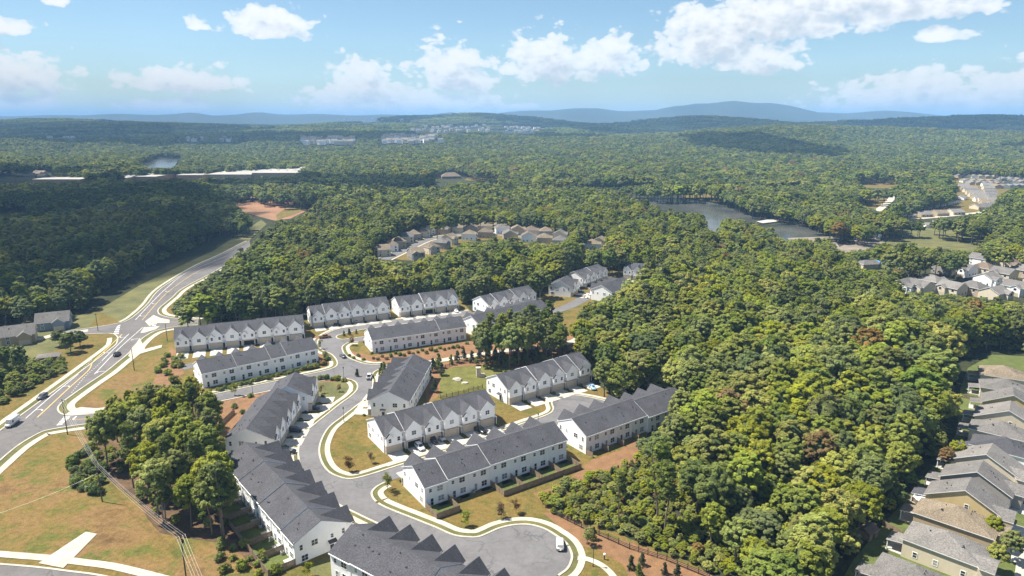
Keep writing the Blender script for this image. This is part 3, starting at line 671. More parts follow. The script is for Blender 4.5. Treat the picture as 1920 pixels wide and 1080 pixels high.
RECTS = []          # ground plans, used to keep trees off them
DRIVES = []
def townhouses(label, origin, ang, n, L, sections, front=True, back=True, ends='lr', open_units=(), drive=6.5, hood=None, flip=0, group='white townhouse rows'):
    uw = L/n; a = R(ang); root = thing('townhouse_row', (origin[0], origin[1], 0), a, label, 'townhouses', group)
    X = Vector((math.cos(a), math.sin(a))); Y = Vector((-X.y, X.x)); O = Vector(origin[:2])
    W = lambda x, y: O+X*x+Y*y
    RECTS.append([tuple(W(*p)) for p in ((-3, -9), (L+3, -9), (L+3, DEPTH+7.5), (-3, DEPTH+7.5))])
    hs = (RIDGE_H-EAVE)/(DEPTH/2); u = 0; gw = uw-1.35
    rng = random.Random(int(abs(origin[0]*13+origin[1]*7)))
    for si, (k, dz, dy) in enumerate(sections):
        x0, x1 = u*uw, (u+k)*uw
        e0 = 0.0 if si == 0 else 0.012; e1 = 0.0 if si == len(sections)-1 else 0.012
        MB().prism([(dy, 0), (DEPTH+dy, 0), (DEPTH+dy, EAVE+dz), (DEPTH/2+dy, RIDGE_H+dz), (dy, EAVE+dz)], x0+e0, x1-e1, 'x').build('wall', M_WHITE, root)
        oh = 0.38; t = 0.2; B = MB(); q0 = x0-(0.28 if si == 0 else 0.10); q1 = x1+(0.28 if si == len(sections)-1 else 0.10)
        if si % 2: q0, q1 = q0+0.12, q1-0.12
        zr = RIDGE_H+dz+t; ze = EAVE+dz-oh*hs+t
        B.slab([(q0, dy-oh, ze), (q1, dy-oh, ze), (q1, DEPTH/2+dy, zr), (q0, DEPTH/2+dy, zr)], 0.2, 0, 1)
        B.slab([(q1, DEPTH+dy+oh, ze), (q0, DEPTH+dy+oh, ze), (q0, DEPTH/2+dy, zr), (q1, DEPTH/2+dy, zr)], 0.2, 0, 1)
        rf = B.build('roof', [M_ROOF, M_TRIM], root)
        MB().prism([(DEPTH/2+dy-0.16, zr-0.05), (DEPTH/2+dy+0.16, zr-0.05), (DEPTH/2+dy, zr+0.05)], q0+.05, q1-.05, 'x').build('ridge_cap', M_ROOF, rf)
        for _ in range(k*2):
            vx = rng.uniform(x0+.6, x1-.6); vy = rng.uniform(DEPTH/2+1.0, DEPTH-1.2)
            put(vent_mesh() if rng.random() < .6 else box_vent(), 'roof_vent', rf, (vx, vy+dy, zr-(vy-DEPTH/2)*hs-0.08))
        B = MB().box(x0+.02, DEPTH+dy+oh-.02, ze-.26, x1-.02, DEPTH+dy+oh+.09, ze-.1); B.build('gutter', M_TRIM, root)
        for i in range(k):
            xa = (u+i)*uw; idx = u+i; kind = (idx+flip) % 2
            cx = xa+0.25+gw/2
            if front:
                st = put(stone_mesh(round(gw, 2)), 'stone_front', root, (cx, dy, dz*0.2))
                put(bay_mesh(round(gw, 2), 2.75), 'bay_wall', root, (cx, dy, dz))
                yb = (2.75+0.1)/hs
                put(gable_roof_mesh(round(gw, 2), 2.75, yb, key=1), 'gable_roof', root, (cx, dy, dz))
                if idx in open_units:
                    MB().box(cx-2.15, dy-0.04, 0.05, cx+2.15, dy-0.015, 2.3).build('garage_shade_panel', M_DARK, root)  # dark panel painted in for the shade inside an open garage
                else:
                    put(garage_mesh(), 'garage_door', root, (cx, dy-BAY+0.22, 0.03))
                if kind:
                    window(root, cx, dy-BAY-0.03, 4.0+dz, 1.5, 1.35, 0, 2)
                else:
                    put(small_bay_mesh(), 'small_bay', root, (cx-gw/2+1.15, dy, dz))
                    put(gable_roof_mesh(2.3, 1.15, -BAY+.05, 0.22, -BAY-0.32, key=2, zb=5.4, side_back=-BAY+.05), 'small_gable_roof', root, (cx-gw/2+1.15, dy, dz))
                    window(root, cx-gw/2+1.15, dy-BAY-0.35, 3.75+dz, 0.95, 1.3, 0, 1); window(root, cx+gw/2-1.15, dy-BAY-0.03, 3.75+dz, 0.95, 1.3, 0, 1)
                ex = xa+uw-0.62
                put(cached('fdoor', lambda: MB().box(-.48, -.06, 0, .48, 0, 2.1).box(-.3, -.09, 1.2, .3, -.06, 1.95).mesh('front_door', M_DOOR)), 'front_door', root, (ex, dy-.002, .15))
                window(root, ex, dy, 4.2+dz, 0.7, 1.0, 0, 1)
                put(cached('porch', lambda: MB().box(-.66, -1.25, 2.72, .66, -.02, 2.86).mesh('porch_roof', M_TRIM)), 'porch_roof', root, (ex, dy, 0))
                put(cached('post', lambda: MB().box(-.09, -.09, .14, .09, .09, 2.72).mesh('porch_post', M_TRIM)), 'porch_post', root, (xa+uw-.1, dy-1.1, 0))
                if drive: DRIVES.append([W(cx-2.45, dy-BAY), W(cx+2.45, dy-BAY), W(cx+2.55, dy-BAY-drive), W(cx-2.55, dy-BAY-drive)])
            if back:
                yb = DEPTH+dy; pi = math.pi
                put(cached('dsp', lambda: MB().box(-.05, 0, 0.1, .05, .09, EAVE-.1).mesh('downspout', M_TRIM)), 'downspout', root, (xa+.12, yb+.002, min(dz, 0)*0))
                window(root, xa+uw*0.34, yb, 3.75+dz, 1.75, 1.45, pi, 2); window(root, xa+uw*0.76, yb, 4.1+dz, 0.85, 0.95, pi, 1)
                window(root, xa+uw*0.30, yb, 0.75, 1.75, 1.55, pi, 2); window(root, xa+uw*0.70, yb, 0.12, 0.9, 2.05, pi, 1, 'back_door')
        u += k
    pi = math.pi
    for e in ends:
        x = 0.0 if e == 'l' else L; rz = -pi/2 if e == 'l' else pi/2; s0 = sections[0] if e == 'l' else sections[-1]; dz, dy = s0[1], s0[2]
        f = (lambda y: DEPTH-y) if e == 'r' else (lambda y: y)
        for (yy, z, w, h, nn) in ((1.3, 3.8, .8, 1.35, 1), (4.2, 3.9, .7, 1.0, 1), (8.6, 3.8, 1.6, 1.4, 2), (11.9, 3.8, .8, 1.35, 1), (11.2, .8, 1.6, 1.5, 2)):
            window(root, x, yy+dy, z+dz, w, h, rz, nn)
        if hood and e in hood:
            sg = -1 if e == 'l' else 1
            B = MB(); B.slab([(x, 3.3+dy, 2.95), (x+sg*1.2, 3.3+dy, 2.55), (x+sg*1.2, 5.4+dy, 2.55), (x, 5.4+dy, 2.95)][::sg], 0.12, 0, 1)
            B.build('door_hood', [M_ROOF, M_TRIM], root)
            put(CACHE['fdoor'] if 'fdoor' in CACHE else None, 'side_door', root, (x+sg*.002, 4.35+dy, .15), rz)
    return root
def from_back(pb, ang, L):
    d = Vector((math.cos(R(ang)), math.sin(R(ang)))); n = Vector((-d.y, d.x)); o = Vector(pb)+d*L+n*DEPTH
    return (o.x, o.y), ang+180
def from_ridge(pr, ang, dist=0.0):
    """ridge end where local x starts; ang = local x direction"""
    d = Vector((math.cos(R(ang)), math.sin(R(ang)))); n = Vector((-d.y, d.x)); o = Vector(pr)-n*(DEPTH/2)+d*dist
    return (o.x, o.y), ang
T = townhouses
T('townhouse row of six with open garage and curved lawn at its left end', (-39.5, 192.6), 33, 6, 40.2, [(1, 0, 0), (2, .3, 0), (3, .55, 0)], ends='lr', open_units=(1,))
T('townhouse row beside the weedy green plot, garages on the upper turning circle', (-1.8, 230.2), 35.5, 6, 40, [(2, 0, 0), (2, .3, 0), (1, .55, 0), (1, .75, 0)], hood='l', flip=1)
T('long townhouse row nearest the main road, garages facing the camera', (-149, 287), 21, 8, 55, [(2, 0, 0), (3, .35, 0), (3, .7, 0)], open_units=(4,), drive=9.5)
T('row of six townhouses backed by dark forest, right of the brown truck', (-99, 324.3), 26, 6, 39.4, [(1, 0, 0), (2, .4, 0), (3, .6, 0)])
T('row of five townhouses against the forest, white car on its last driveway', (-59, 343.2), 26, 5, 33.2, [(2, 0, 0), (3, .5, 0)], open_units=(2,))
T('townhouse row half hidden by central trees, big blank gable facing left', (-12.5, 345.5), 40.5, 5, 34, [(1, 0, 0), (2, .25, 0), (2, .5, 0)])
T('short far townhouse row with cars along its right side', (34, 384), 68, 2, 14, [(2, 0, 0)])
T('far townhouse row uphill of the short row, four white gables', (43.5, 407.5), 50, 4, 27, [(2, 0, 0), (2, .3, 0)])
T('farthest small townhouse row at the end of the street', (72.5, 433), -22, 4, 26, [(2, 0, 0), (2, .3, 0)])
o, a = from_back((-23, 162), 34, 47.6); T('long row with fenced back gardens above the lower turning circle', o, a, 7, 47.6, [(4, 0.55, 0), (2, .3, 0), (1, 0, 0)], ends='lr', hood='')
o, a = from_back((22.7, 192), 36, 46.5); T('row whose right end disappears under the forest, straw slope below', o, a, 7, 46.5, [(3, -.35, 0.9), (4, 0, 0)])
o, a = from_back((-118.5, 245.3), 37, 46); T('row behind a clipped hedge along the cross street, backs to camera', o, a, 7, 46, [(2, .5, 0), (1, .3, 0), (2, .1, 0), (2, -.1, 0)])
o, a = from_back((-61.5, 285.6), 26, 44.5); T('row of backs above a mulched bank with young shrubs', o, a, 7, 44.5, [(2, .3, 0), (5, 0, 0)])
o, a = from_back((-15, 308), 42, 46); T('row mostly hidden behind the central pines', o, a, 7, 46, [(7, 0, 0)])
o, a = from_back((56, 371), 53, 26); T('far row of low roofs opposite parked cars', o, a, 4, 26, [(4, 0, 0)], drive=5)
o, a = from_ridge((-38.9, 257), 265); T('row with saw-tooth gables left, gable end towards the six-house row', o, a, 6, 38.2, [(2, .35, 0), (4, 0, 0)], ends='lr', hood='r', drive=6)
o, a = from_ridge((-80.4, 190.4), 92.5); T('row along the bend with dark cars on its driveways', o, a, 5, 32, [(5, 0, 0)], ends='l', drive=6)
o, a = from_ridge((-80.6, 223), 95); T('two taller townhouses adjoining the bend row at its far end', o, a, 2, 13.6, [(2, .5, -2.0)], ends='lr', drive=6)
o, a = from_ridge((-44.8, 142.3), 130); T('row with tree shadows on its roof and fenced yards at left', o, a, 7, 50, [(1, -.5, 0), (2, -.2, 0), (2, .1, 0), (2, .4, 0)], ends='lr', hood='l', drive=4.5)
o, a = from_ridge((-36.9+47*math.cos(R(-35)), 139.7+47*math.sin(R(-35))), 145); T('foreground row cut by the bottom edge, pointed gables to its right', o, a, 7, 47, [(3, 0, 0), (3, .3, 0), (1, 0.05, 0)], ends='lr', drive=4.0)
for q in DRIVES:
    MB().slab([(p.x, p.y, Z_DRIVE) for p in q][::-1], 0.1).build('driveway', M_DRIVE, kind='structure')

# ---------------------------------------------------------------- detached houses
WALLC = {'cream': siding('cream_siding', (0.62, 0.55, 0.42)), 'yellow': siding('yellow_siding', (0.58, 0.46, 0.24)), 'tan': siding('tan_siding', (0.42, 0.33, 0.22)), 'grey': siding('grey_siding', (0.30, 0.28, 0.26)),
         'white': M_WHITE, 'blue': siding('blue_siding', (0.20, 0.25, 0.31)), 'brick': mat('brown_brick', (0.26, 0.16, 0.11), 0.9, 0.3, 3)}
ROOFC = {'grey': shingle('grey_shingle', (0.140, 0.133, 0.127)), 'tan': shingle('tan_shingle', (0.190, 0.155, 0.112), 0.55), 'dark': M_ROOF, 'light': shingle('light_grey_shingle', (0.175, 0.166, 0.156)), 'brown': shingle('brown_shingle', (0.15, 0.118, 0.09), 0.4)}
def roof_shape(B, w, d, ze, zr, kind, oh=0.5, t=0.16):
    """w along x, d along y, ridge along x"""
    s = (zr-ze)/(d/2); a, b = w/2+oh*.7, d/2+oh; z0 = ze-oh*s+t; z1 = zr+t
    hx = w/2-d*0.42 if kind == 'hip' else a
    if kind == 'hip': hx = max(hx, 0.4)
    B.slab([(-a, -b, z0), (a, -b, z0), (hx, 0, z1), (-hx, 0, z1)], 0.2, 0, 1); B.slab([(a, b, z0), (-a, b, z0), (-hx, 0, z1), (hx, 0, z1)], 0.2, 0, 1)
    if kind == 'hip':
        B.slab([(a, -b, z0), (a, b, z0), (hx, 0, z1)], 0.2, 0, 1); B.slab([(-a, b, z0), (-a, -b, z0), (-hx, 0, z1)], 0.2, 0, 1)
def house(label, loc, rz, w, d, wall, roof, kind='gable', eave=4.6, rise=3.2, porch=None, wing=None, detail=2, group=None, z=0.0, dormer=False, name='house', keep=True):
    """w along local x (the ridge), d along local y; local -y is the street front"""
    root = thing(name, (loc[0], loc[1], z), rz, label, 'house', group); mw, mr = WALLC[wall], ROOFC[roof]
    if keep:
        c, s = math.cos(rz), math.sin(rz); e = 4 if detail > 1 else 2
        RECTS.append([(loc[0]+c*p-s*q, loc[1]+s*p+c*q) for p, q in ((-w/2-e, -d/2-e), (w/2+e, -d/2-e), (w/2+e, d/2+e), (-w/2-e, d/2+e))])
    B = MB(); zr = eave+rise
    if kind == 'gable': B.prism([(-d/2, 0), (d/2, 0), (d/2, eave), (0, zr), (-d/2, eave)], -w/2, w/2, 'x')
    else: B.box(-w/2, -d/2, 0, w/2, d/2, eave)
    B.build('wall', mw, root)
    B = MB(); roof_shape(B, w, d, eave, zr, kind); rf = B.build('roof', [mr, M_TRIM], root)
    if detail > 1:
        for k in range(5):
            vx = random.uniform(-w*.3, w*.3); vy = random.uniform(.12, .3)*d*random.choice((-1, 1))
            put(random.choice((vent_mesh(), box_vent())), 'roof_vent', rf, (vx, vy, zr-abs(vy)*rise/(d/2)+.02))
    if porch:      # lower roof on posts behind the house
        pw, pd, px_, pr = porch; B = MB()
        B.slab([(px_-pw/2, d/2-.2, 3.25), (px_+pw/2, d/2-.2, 3.25), (px_+pw/2, d/2+pd, 2.75), (px_-pw/2, d/2+pd, 2.75)], 0.16, 0, 1)
        B.build('porch_roof', [ROOFC[pr], M_TRIM], root)
        MB().box(px_-pw/2, d/2, 0.02, px_+pw/2, d/2+pd, .18).build('patio', M_DRIVE, root)
        for sx in (-1, 1): MB().box(px_+sx*(pw/2-.3)-.1, d/2+pd-.4, .18, px_+sx*(pw/2-.3)+.1, d/2+pd-.2, 2.72).build('porch_post', M_TRIM, root)
        if detail > 1: window(root, px_, d/2, .25, 2.4, 2.0, math.pi, 2)
    if wing:       # front-facing gabled wing with the garage
        ww, wd, wx = wing; B = MB(); r2 = ww/2*rise/(d/2); zb = eave-.15
        B.prism([(wx-ww/2, 0), (wx+ww/2, 0), (wx+ww/2, zb), (wx, zb+r2), (wx-ww/2, zb)], -d/2-wd, -d/2+.6, 'y'); B.build('wing_wall', mw, root)
        B = MB(); s = r2/(ww/2); f = -d/2-wd-.4; ridge_back = -d/2+(zb+r2-eave)/(rise/(d/2))+.3
        for sg in (-1, 1):
            top = [(wx+sg*(ww/2+.4), f, zb-.4*s+.18), (wx, f, zb+r2+.18), (wx, ridge_back, zb+r2+.18), (wx+sg*(ww/2+.4), -d/2+.3, zb-.4*s+.18)]
            B.slab(top[::-1] if sg > 0 else top, .16, 0, 1)
        B.build('wing_roof', [mr, M_TRIM], root)
        if detail:
            put(garage_mesh(), 'garage_door', root, (wx, -d/2-wd-.002, .03))
            if eave > 5: window(root, wx, -d/2-wd, 3.6, 1.5, 1.3, 0, 2, plain=detail < 2)
    if detail:
        two = eave > 4.2
        for fy, rr in ((-d/2, 0.0), (d/2, math.pi)):
            for k in (-1, 1):
                if wing and rr == 0 and abs(k*w*.28-wing[2]) < wing[0]/2+.9: continue
                if porch and rr and abs(k*w*.3-porch[2]) < porch[0]/2+.6: continue
                window(root, k*w*.3, fy, .8, 1.3, 1.4, rr, 2 if detail > 1 else 1, plain=detail < 2)
                if two: window(root, k*w*.3, fy, 3.0, 1.3, 1.2, rr, 2 if detail > 1 else 1, plain=detail < 2)
        for ex, rr in ((-w/2, -math.pi/2), (w/2, math.pi/2)):
            for k in (-.3, .05, .32):
                window(root, ex, k*d, 1.0, .9, 1.3, rr, 1, plain=detail < 2)
            if two and detail > 1 and kind == 'gable': window(root, ex, -.05*d, 3.6, .9, 1.2, rr, 1)
        if not (wing and abs(wing[2]) < wing[0]/2+.6): put(cached('hdoor', lambda: MB().box(-.48, -.07, 0, .48, 0, 2.1).box(-.3, -.1, 1.2, .3, -.07, 1.9).mesh('front_door', M_DOOR)), 'front_door', root, (0, -d/2-.003, .1))
    return root
# the row at the right: backs to the wood, fronts to a street on the right; local -y points at the street (right and down)
HR = [(86.0, 127.0, 46, 'grey', 'cream', 'hip', 'light pale-grey hip-roofed house at the bottom edge of the right row', 10.9, 14.5), (100.5, 139.3, 46, 'light', 'cream', 'hip', 'second house up the right row, smooth grey hip roof with vents', 9.9, 15.5),
      (109.6, 150.0, 47, 'tan', 'tan', 'hip', 'house with the speckled tan shingle roof in the right row', 9.4, 16.5), (118.0, 159.3, 48, 'grey', 'yellow', 'gable', 'yellow-gabled house with black porch roof and white parasol', 8.9, 16.5),
      (127.3, 168.6, 47, 'grey', 'grey', 'gable', 'brown-grey gabled house next above the yellow one', 8.9, 16.0), (136.6, 178.6, 46, 'light', 'cream', 'gable', 'pale roofed house just below the charcoal roof', 9.4, 16.0),
      (147.5, 187.5, 48, 'dark', 'white', 'hip', 'only charcoal-roofed house in the right row', 9.4, 15.5), (154.3, 198.6, 50, 'grey', 'cream', 'hip', 'grey hip-roofed house just above the charcoal roof', 8.9, 15.5), (164.0, 209.0, 52, 'light', 'cream', 'gable', 'large cream gable house beyond the charcoal roof', 10.4, 17.5),
      (174.0, 221.5, 56, 'grey', 'yellow', 'gable', 'yellow-walled gable house near the top of the right row', 9.4, 16.5), (181.0, 235.0, 58, 'grey', 'cream', 'hip', 'grey hip house just below the tan one topping the right row', 9.4, 14.5), (190.0, 249.0, 60, 'tan', 'cream', 'hip', 'tan hip-roofed house topping the right row beside the wood', 11.4, 14.5)]
for i, (x, y, an, rc, wc, kd, lb, w, d) in enumerate(HR):
    c, s = math.cos(R(an)), math.sin(R(an))
    house(lb, (x, y), R(an), w-.7, d, wc, rc, kd, eave=4.4 if kd == 'gable' else 4.8, rise=4.2 if kd == 'gable' else 3.0, porch=(4.6, 3.6, random.uniform(-2, 2), 'dark' if i == 3 else rc),
          wing=(6.0, 2.2, (-1 if i % 2 else 1)*w*.2), group='detached houses in the right row')
ln = smooth([(x+11.5*math.sin(R(an)), y-11.5*math.cos(R(an))) for x, y, an, *_ in HR], 4)
strip('pavement', ln, -1.5, -3.2, Z_WALK, M_CONC, th=.08); strip('street', ln, -5, -13, Z_ROAD, M_ASPH)
sheet('lawn', [(1560, 1120), (1600, 1050), (1650, 990), (1700, 935), (1735, 890), (1780, 850), (1795, 800), (1800, 730), (1815, 690), (1860, 665), (1960, 670), (2010, 760), (2010, 1120)], Z_TURF, M_GREEN)
for x, y, an, *_ in HR:
    c, s = math.cos(R(an)), math.sin(R(an))
    q = [(-3, -8), (3, -8), (3, -16), (-3, -16)]
    MB().slab([(x+c*p+(-s)*r_, y+s*p+c*r_, Z_DRIVE-.01) for p, r_ in q][::-1], .1).build('driveway', M_DRIVE, kind='structure')
# right, middle distance
RM = [(1690, 541, 'white', 'grey'), (1722, 543, 'cream', 'grey'), (1745, 533, 'grey', 'light'), (1783, 546, 'cream', 'light'), (1822, 545, 'tan', 'grey'), (1770, 506, 'grey', 'tan'), (1805, 510, 'white', 'grey'), (1843, 508, 'cream', 'brown'),
      (1850, 528, 'white', 'light'), (1880, 518, 'cream', 'grey'), (1905, 545, 'white', 'grey'), (1862, 556, 'cream', 'light'), (1915, 512, 'tan', 'light'), (1886, 500, 'cream', 'brown'), (1945, 530, 'cream', 'grey'), (1838, 490, 'white', 'grey')]
for i, (u_, v_, wc, rc) in enumerate(RM):
    p = at(u_, v_+6)
    house(f'{wc} {rc}-roofed house among trees at middle right, {ORD[sorted(q[0] for q in RM).index(u_)]} from the left', p, R(random.choice((-62, 28, 35, 118))), 12, 11, wc, rc, random.choice(('hip', 'gable')), 5.2, 2.8, wing=(5.5, 2, random.choice((-2.5, 2.5))), detail=1, group='middle right houses')
# neighbourhood in the clearing behind the development
MN = [(718, 476, 20), (733, 467, 20), (748, 460, 24), (762, 451, 26), (776, 446, 28), (792, 441, 30), (808, 436, 50), (830, 436, 70), (856, 433, 80), (882, 432, 90), (909, 430, 95), (940, 434, 100), (970, 436, 90), (996, 438, 90), (1023, 440, 85), (1050, 446, 80),
      (880, 446, 75), (910, 442, 85), (843, 454, 60), (828, 462, 60), (938, 428, 90), (990, 450, 90), (1020, 453, 85), (1050, 458, 80), (780, 482, 30), (808, 471, 40), (1110, 465, 80), (955, 446, 95), (860, 419, 80), (968, 424, 90), (1125, 460, 70)]
SIDES = ['grey-roofed', 'tan-roofed', 'brown-roofed', 'pale-roofed']
for i, (u_, v_, an) in enumerate(MN):
    rc = ('tan', 'brown', 'tan', 'grey')[i % 4]; wc = ('cream', 'white', 'tan', 'cream', 'grey')[i % 5]
    p = at(u_, v_+3)
    house(f'{wc} {rc}-roofed house in the clearing behind the forest belt, {ORD[sorted((q[0], q[1]) for q in MN).index((u_, v_))]} from left', p, R(an+random.uniform(-6, 6)+(180 if i < 7 else 0)), 10, 11, wc, rc, 'hip' if i % 3 else 'gable', 5.6, 3.0, wing=(5.0, 1.5, -2.2), detail=1, group='houses in the clearing')
CL = smooth(px([(720, 487), (760, 468), (800, 450), (850, 441), (900, 437), (960, 441), (1040, 449), (1100, 460)]), 6)
strip('street', CL, -4, 4, Z_ROAD, M_ASPH); strip('pavement', CL, 5, 6.6, Z_WALK, M_CONC); strip('pavement', CL, -5, -6.6, Z_WALK, M_CONC)
sheet('lawn', [(700, 482), (720, 452), (790, 428), (860, 417), (950, 417), (1060, 430), (1130, 455), (1130, 470), (1040, 462), (930, 448), (870, 455), (840, 470), (780, 490)], Z_TURF, M_LAWN)
# two houses and a small brick block left of the main road
p = at(38, 640); house('blue-grey house with steep gables, farther left of the pair by the road', p, R(30), 13, 10, 'tan', 'grey', 'gable', 4.4, 3.6, wing=(5, 2.4, 2.6), group='houses left of the main road')
p = at(103, 614); house('blue-sided house with twin front gables above the big dark tree', p, R(25), 14, 10, 'blue', 'grey', 'gable', 4.4, 3.6, wing=(5, 2.4, 2.9), group='houses left of the main road')
p = at(93, 677); house('small flat brown brick pump house beside the main road', p, R(25), 8, 5, 'brick', 'grey', 'hip', 2.6, .5, detail=0, name='pump_house')
D1 = smooth(px([(50, 642), (80, 634), (110, 627), (165, 620)]), 4); strip('driveway', D1, -2.2, 2.2, Z_ROAD+.01, M_CONC)
# ---------------------------------------------------------------- vehicles
PAINT = {}
def paint(n, c): PAINT[n] = mat('paint_'+n, c, 0.28, 0.04, 1.0, spec=0.5, coat=0.6, metal=0.15 if n in ('silver', 'grey') else 0.0); return PAINT[n]
for n_, c_ in dict(white=(.75, .75, .74), silver=(.45, .46, .47), black=(.012, .013, .015), grey=(.12, .13, .14), navy=(.02, .03, .06), blue=(.25, .42, .60), brown=(.28, .13, .05)).items(): paint(n_, c_)
def loft(secs, name, m, smooth_=True):
    """secs: list of (x, [(y,z)...]) cross sections along the car"""
    B = MB(); n = len(secs[0][1])
    for x, pr in secs: B.v += [(x, y, z) for y, z in pr]
    for i in range(len(secs)-1):
        for k in range(n):
            j = (k+1) % n; a = i*n
            B.f.append((a+k, a+n+k, a+n+j, a+j)); B.mi.append(0)
    B.f.append(tuple(range(n))[::-1]); B.mi.append(0); B.f.append(tuple(range((len(secs)-1)*n, len(secs)*n))); B.mi.append(0)
    return B.mesh(name, m, smooth_)
def sec(w, z0, z1, tp=0.9):
    h = z1-z0; q = [(w*.92, z0), (w, z0+h*.3), (w*.985, z0+h*.75), (w*tp, z1)]
    return [(-y, z) for y, z in q[::-1]][::-1][::-1]+q[::1] if False else [(-q[3][0], q[3][1]), (-q[2][0], q[2][1]), (-q[1][0], q[1][1]), (-q[0][0], q[0][1]), q[0], q[1], q[2], q[3]]
SHAPES = {
 'car': dict(L=4.6, body=[(-2.3, .62, .45, .85), (-2.15, .8, .3, .98), (-1.2, .9, .22, 1.0), (.9, .9, .22, .98), (1.9, .86, .25, .86), (2.25, .75, .32, .72), (2.32, .6, .42, .62)],
             cab=[(-1.95, .72, .95, .98, .95), (-1.25, .76, .95, 1.36, .82), (-.3, .76, .95, 1.45, .82), (.35, .76, .95, 1.40, .82), (1.15, .72, .93, .97, .95)], wh=.32, wb=(-1.4, 1.42)),
 'suv': dict(L=4.7, body=[(-2.33, .72, .5, 1.0), (-2.2, .88, .38, 1.12), (-1.2, .94, .3, 1.14), (.95, .94, .3, 1.12), (1.95, .9, .32, 1.02), (2.3, .8, .4, .88), (2.36, .65, .5, .76)],
             cab=[(-2.22, .76, 1.05, 1.2, .92), (-1.95, .8, 1.05, 1.66, .84), (-.3, .82, 1.05, 1.74, .84), (.3, .82, 1.05, 1.68, .84), (1.2, .78, 1.05, 1.1, .95)], wh=.37, wb=(-1.42, 1.45)),
 'pickup': dict(L=5.6, body=[(-2.8, .85, .5, 1.1), (-2.7, .93, .42, 1.14), (-1.0, .95, .36, 1.14), (1.2, .95, .36, 1.14), (2.4, .92, .38, 1.08), (2.75, .84, .45, .95), (2.82, .7, .5, .85)],
                cab=[(-1.0, .78, 1.1, 1.15, .95), (-.85, .82, 1.1, 1.75, .86), (.2, .82, 1.1, 1.82, .86), (.75, .82, 1.1, 1.76, .86), (1.5, .78, 1.1, 1.16, .95)], wh=.4, wb=(-1.75, 1.8)),
 'van': dict(L=6.0, body=[(-3.0, .92, .5, 2.6), (-2.95, .98, .42, 2.68), (.8, .98, .36, 2.7), (1.5, .97, .36, 2.6), (2.2, .94, .4, 1.3), (2.85, .84, .45, 1.1), (2.95, .7, .5, .95)],
             cab=[(1.3, .8, 1.5, 2.45, .9), (1.62, .84, 1.45, 2.35, .86), (2.1, .82, 1.32, 1.45, .95)], wh=.38, wb=(-1.8, 1.95)),
}
WHEELM = {}
def wheel_parts(r):
    if r not in WHEELM:
        B = MB(); B.tube((0, -.11, 0), (0, .11, 0), r, r, 14); t = B.mesh('wheel', M_RUBBER)
        B = MB(); B.tube((0, -.115, 0), (0, .115, 0), r*.62, r*.62, 10); WHEELM[r] = (t, B.mesh('rim', M_CHROME))
    return WHEELM[r]
VPROTO = {}
def vehicle(kind, color, p, ang, label, name=None, cat=None, group=None, tray=False):
    S = SHAPES[kind]; root = thing(name or {'car': 'parked_car', 'suv': 'parked_car', 'pickup': 'pickup_truck', 'van': 'delivery_van'}[kind], (p[0], p[1], Z_ROAD+.045), ang, label, cat or {'pickup': 'pickup', 'van': 'van'}.get(kind, 'car'), group)
    bm = cached(('body', kind, color), lambda: loft([(x, sec(w, a, b)) for x, w, a, b in S['body']], 'body', PAINT[color]))
    put(bm, 'body', root)
    if kind == 'van':
        put(cached('vanws', lambda: MB().slab([(1.56, -.82, 2.5), (2.16, -.80, 1.42), (2.16, .80, 1.42), (1.56, .82, 2.5)], .06).mesh('windshield', M_GLASS)), 'windshield', root, (.05, 0, .06))
        for s in (-1, 1): put(cached(('vansw', s), lambda: MB().box(.75, s*.985-.02, 1.45, 1.5, s*.985+.02, 2.15).mesh('side_window', M_GLASS)), 'side_window', root)
    else:
        put(cached(('glass', kind), lambda: loft([(x, sec(w, a, b, t)) for x, w, a, b, t in S['cab']], 'cabin_glass', M_GLASS, False)), 'cabin_glass', root)
        c = S['cab']; top = [(x, w*t, b) for x, w, a, b, t in c[1:-1]]
        def fn():
            B = MB()
            for (x0, w0, z0), (x1, w1, z1) in zip(top, top[1:]): B.slab([(x0, -w0-.01, z0+.03), (x1, -w1-.01, z1+.03), (x1, w1+.01, z1+.03), (x0, w0+.01, z0+.03)], .06)
            for s in (-1, 1):
                for q0, q1 in ((c[0], c[1]), (c[-1], c[-2])):
                    B.tube((q0[0], s*q0[1]*.96, q0[3]), (q1[0], s*q1[1]*q1[4], q1[3]), .045, .045, 5)
                xm = (c[1][0]+c[-2][0])/2; B.tube((xm, s*.80*c[2][1]/.76*.985, c[2][2]), (xm, s*c[2][1]*c[2][4]+s*.01, c[2][3]), .04, .04, 5)
            return B.mesh('roof', PAINT[color])
        put(cached(('croof', kind, color), fn), 'roof', root)
    w_, rim = wheel_parts(S['wh'])
    for bx in S['wb']:
        for s in (-1, 1):
            o = put(w_, 'wheel', root, (bx, s*(S['body'][2][1]-.07), S['wh']-.04)); put(rim, 'rim', o)
    fx, fw, fz = S['body'][-2][0], S['body'][-2][1], S['body'][-2][3]
    rx, rw, rz = S['body'][1][0], S['body'][1][1], S['body'][1][3]
    for s in (-1, 1):
        put(cached(('hl', kind, s), lambda: MB().box(fx-.12, s*(fw*.72)-.16, fz-.2, fx+.05, s*(fw*.72)+.16, fz-.06).mesh('headlight', M_LAMPG)), 'headlight', root)
        put(cached(('tl', kind, s), lambda: MB().box(rx-.12, s*(rw*.8)-.1, min(rz, 1.2)-.34, rx+.06, s*(rw*.8)+.1, min(rz, 1.2)-.1).mesh('taillight', M_TAIL)), 'taillight', root)
    if kind == 'pickup':
        put(cached('bed', lambda: MB().box(-2.65, -.74, 1.145, -1.08, .74, 1.165).mesh('truck_bed', M_RUBBER)), 'truck_bed', root)
    return root
ANG_A = R(33-90)
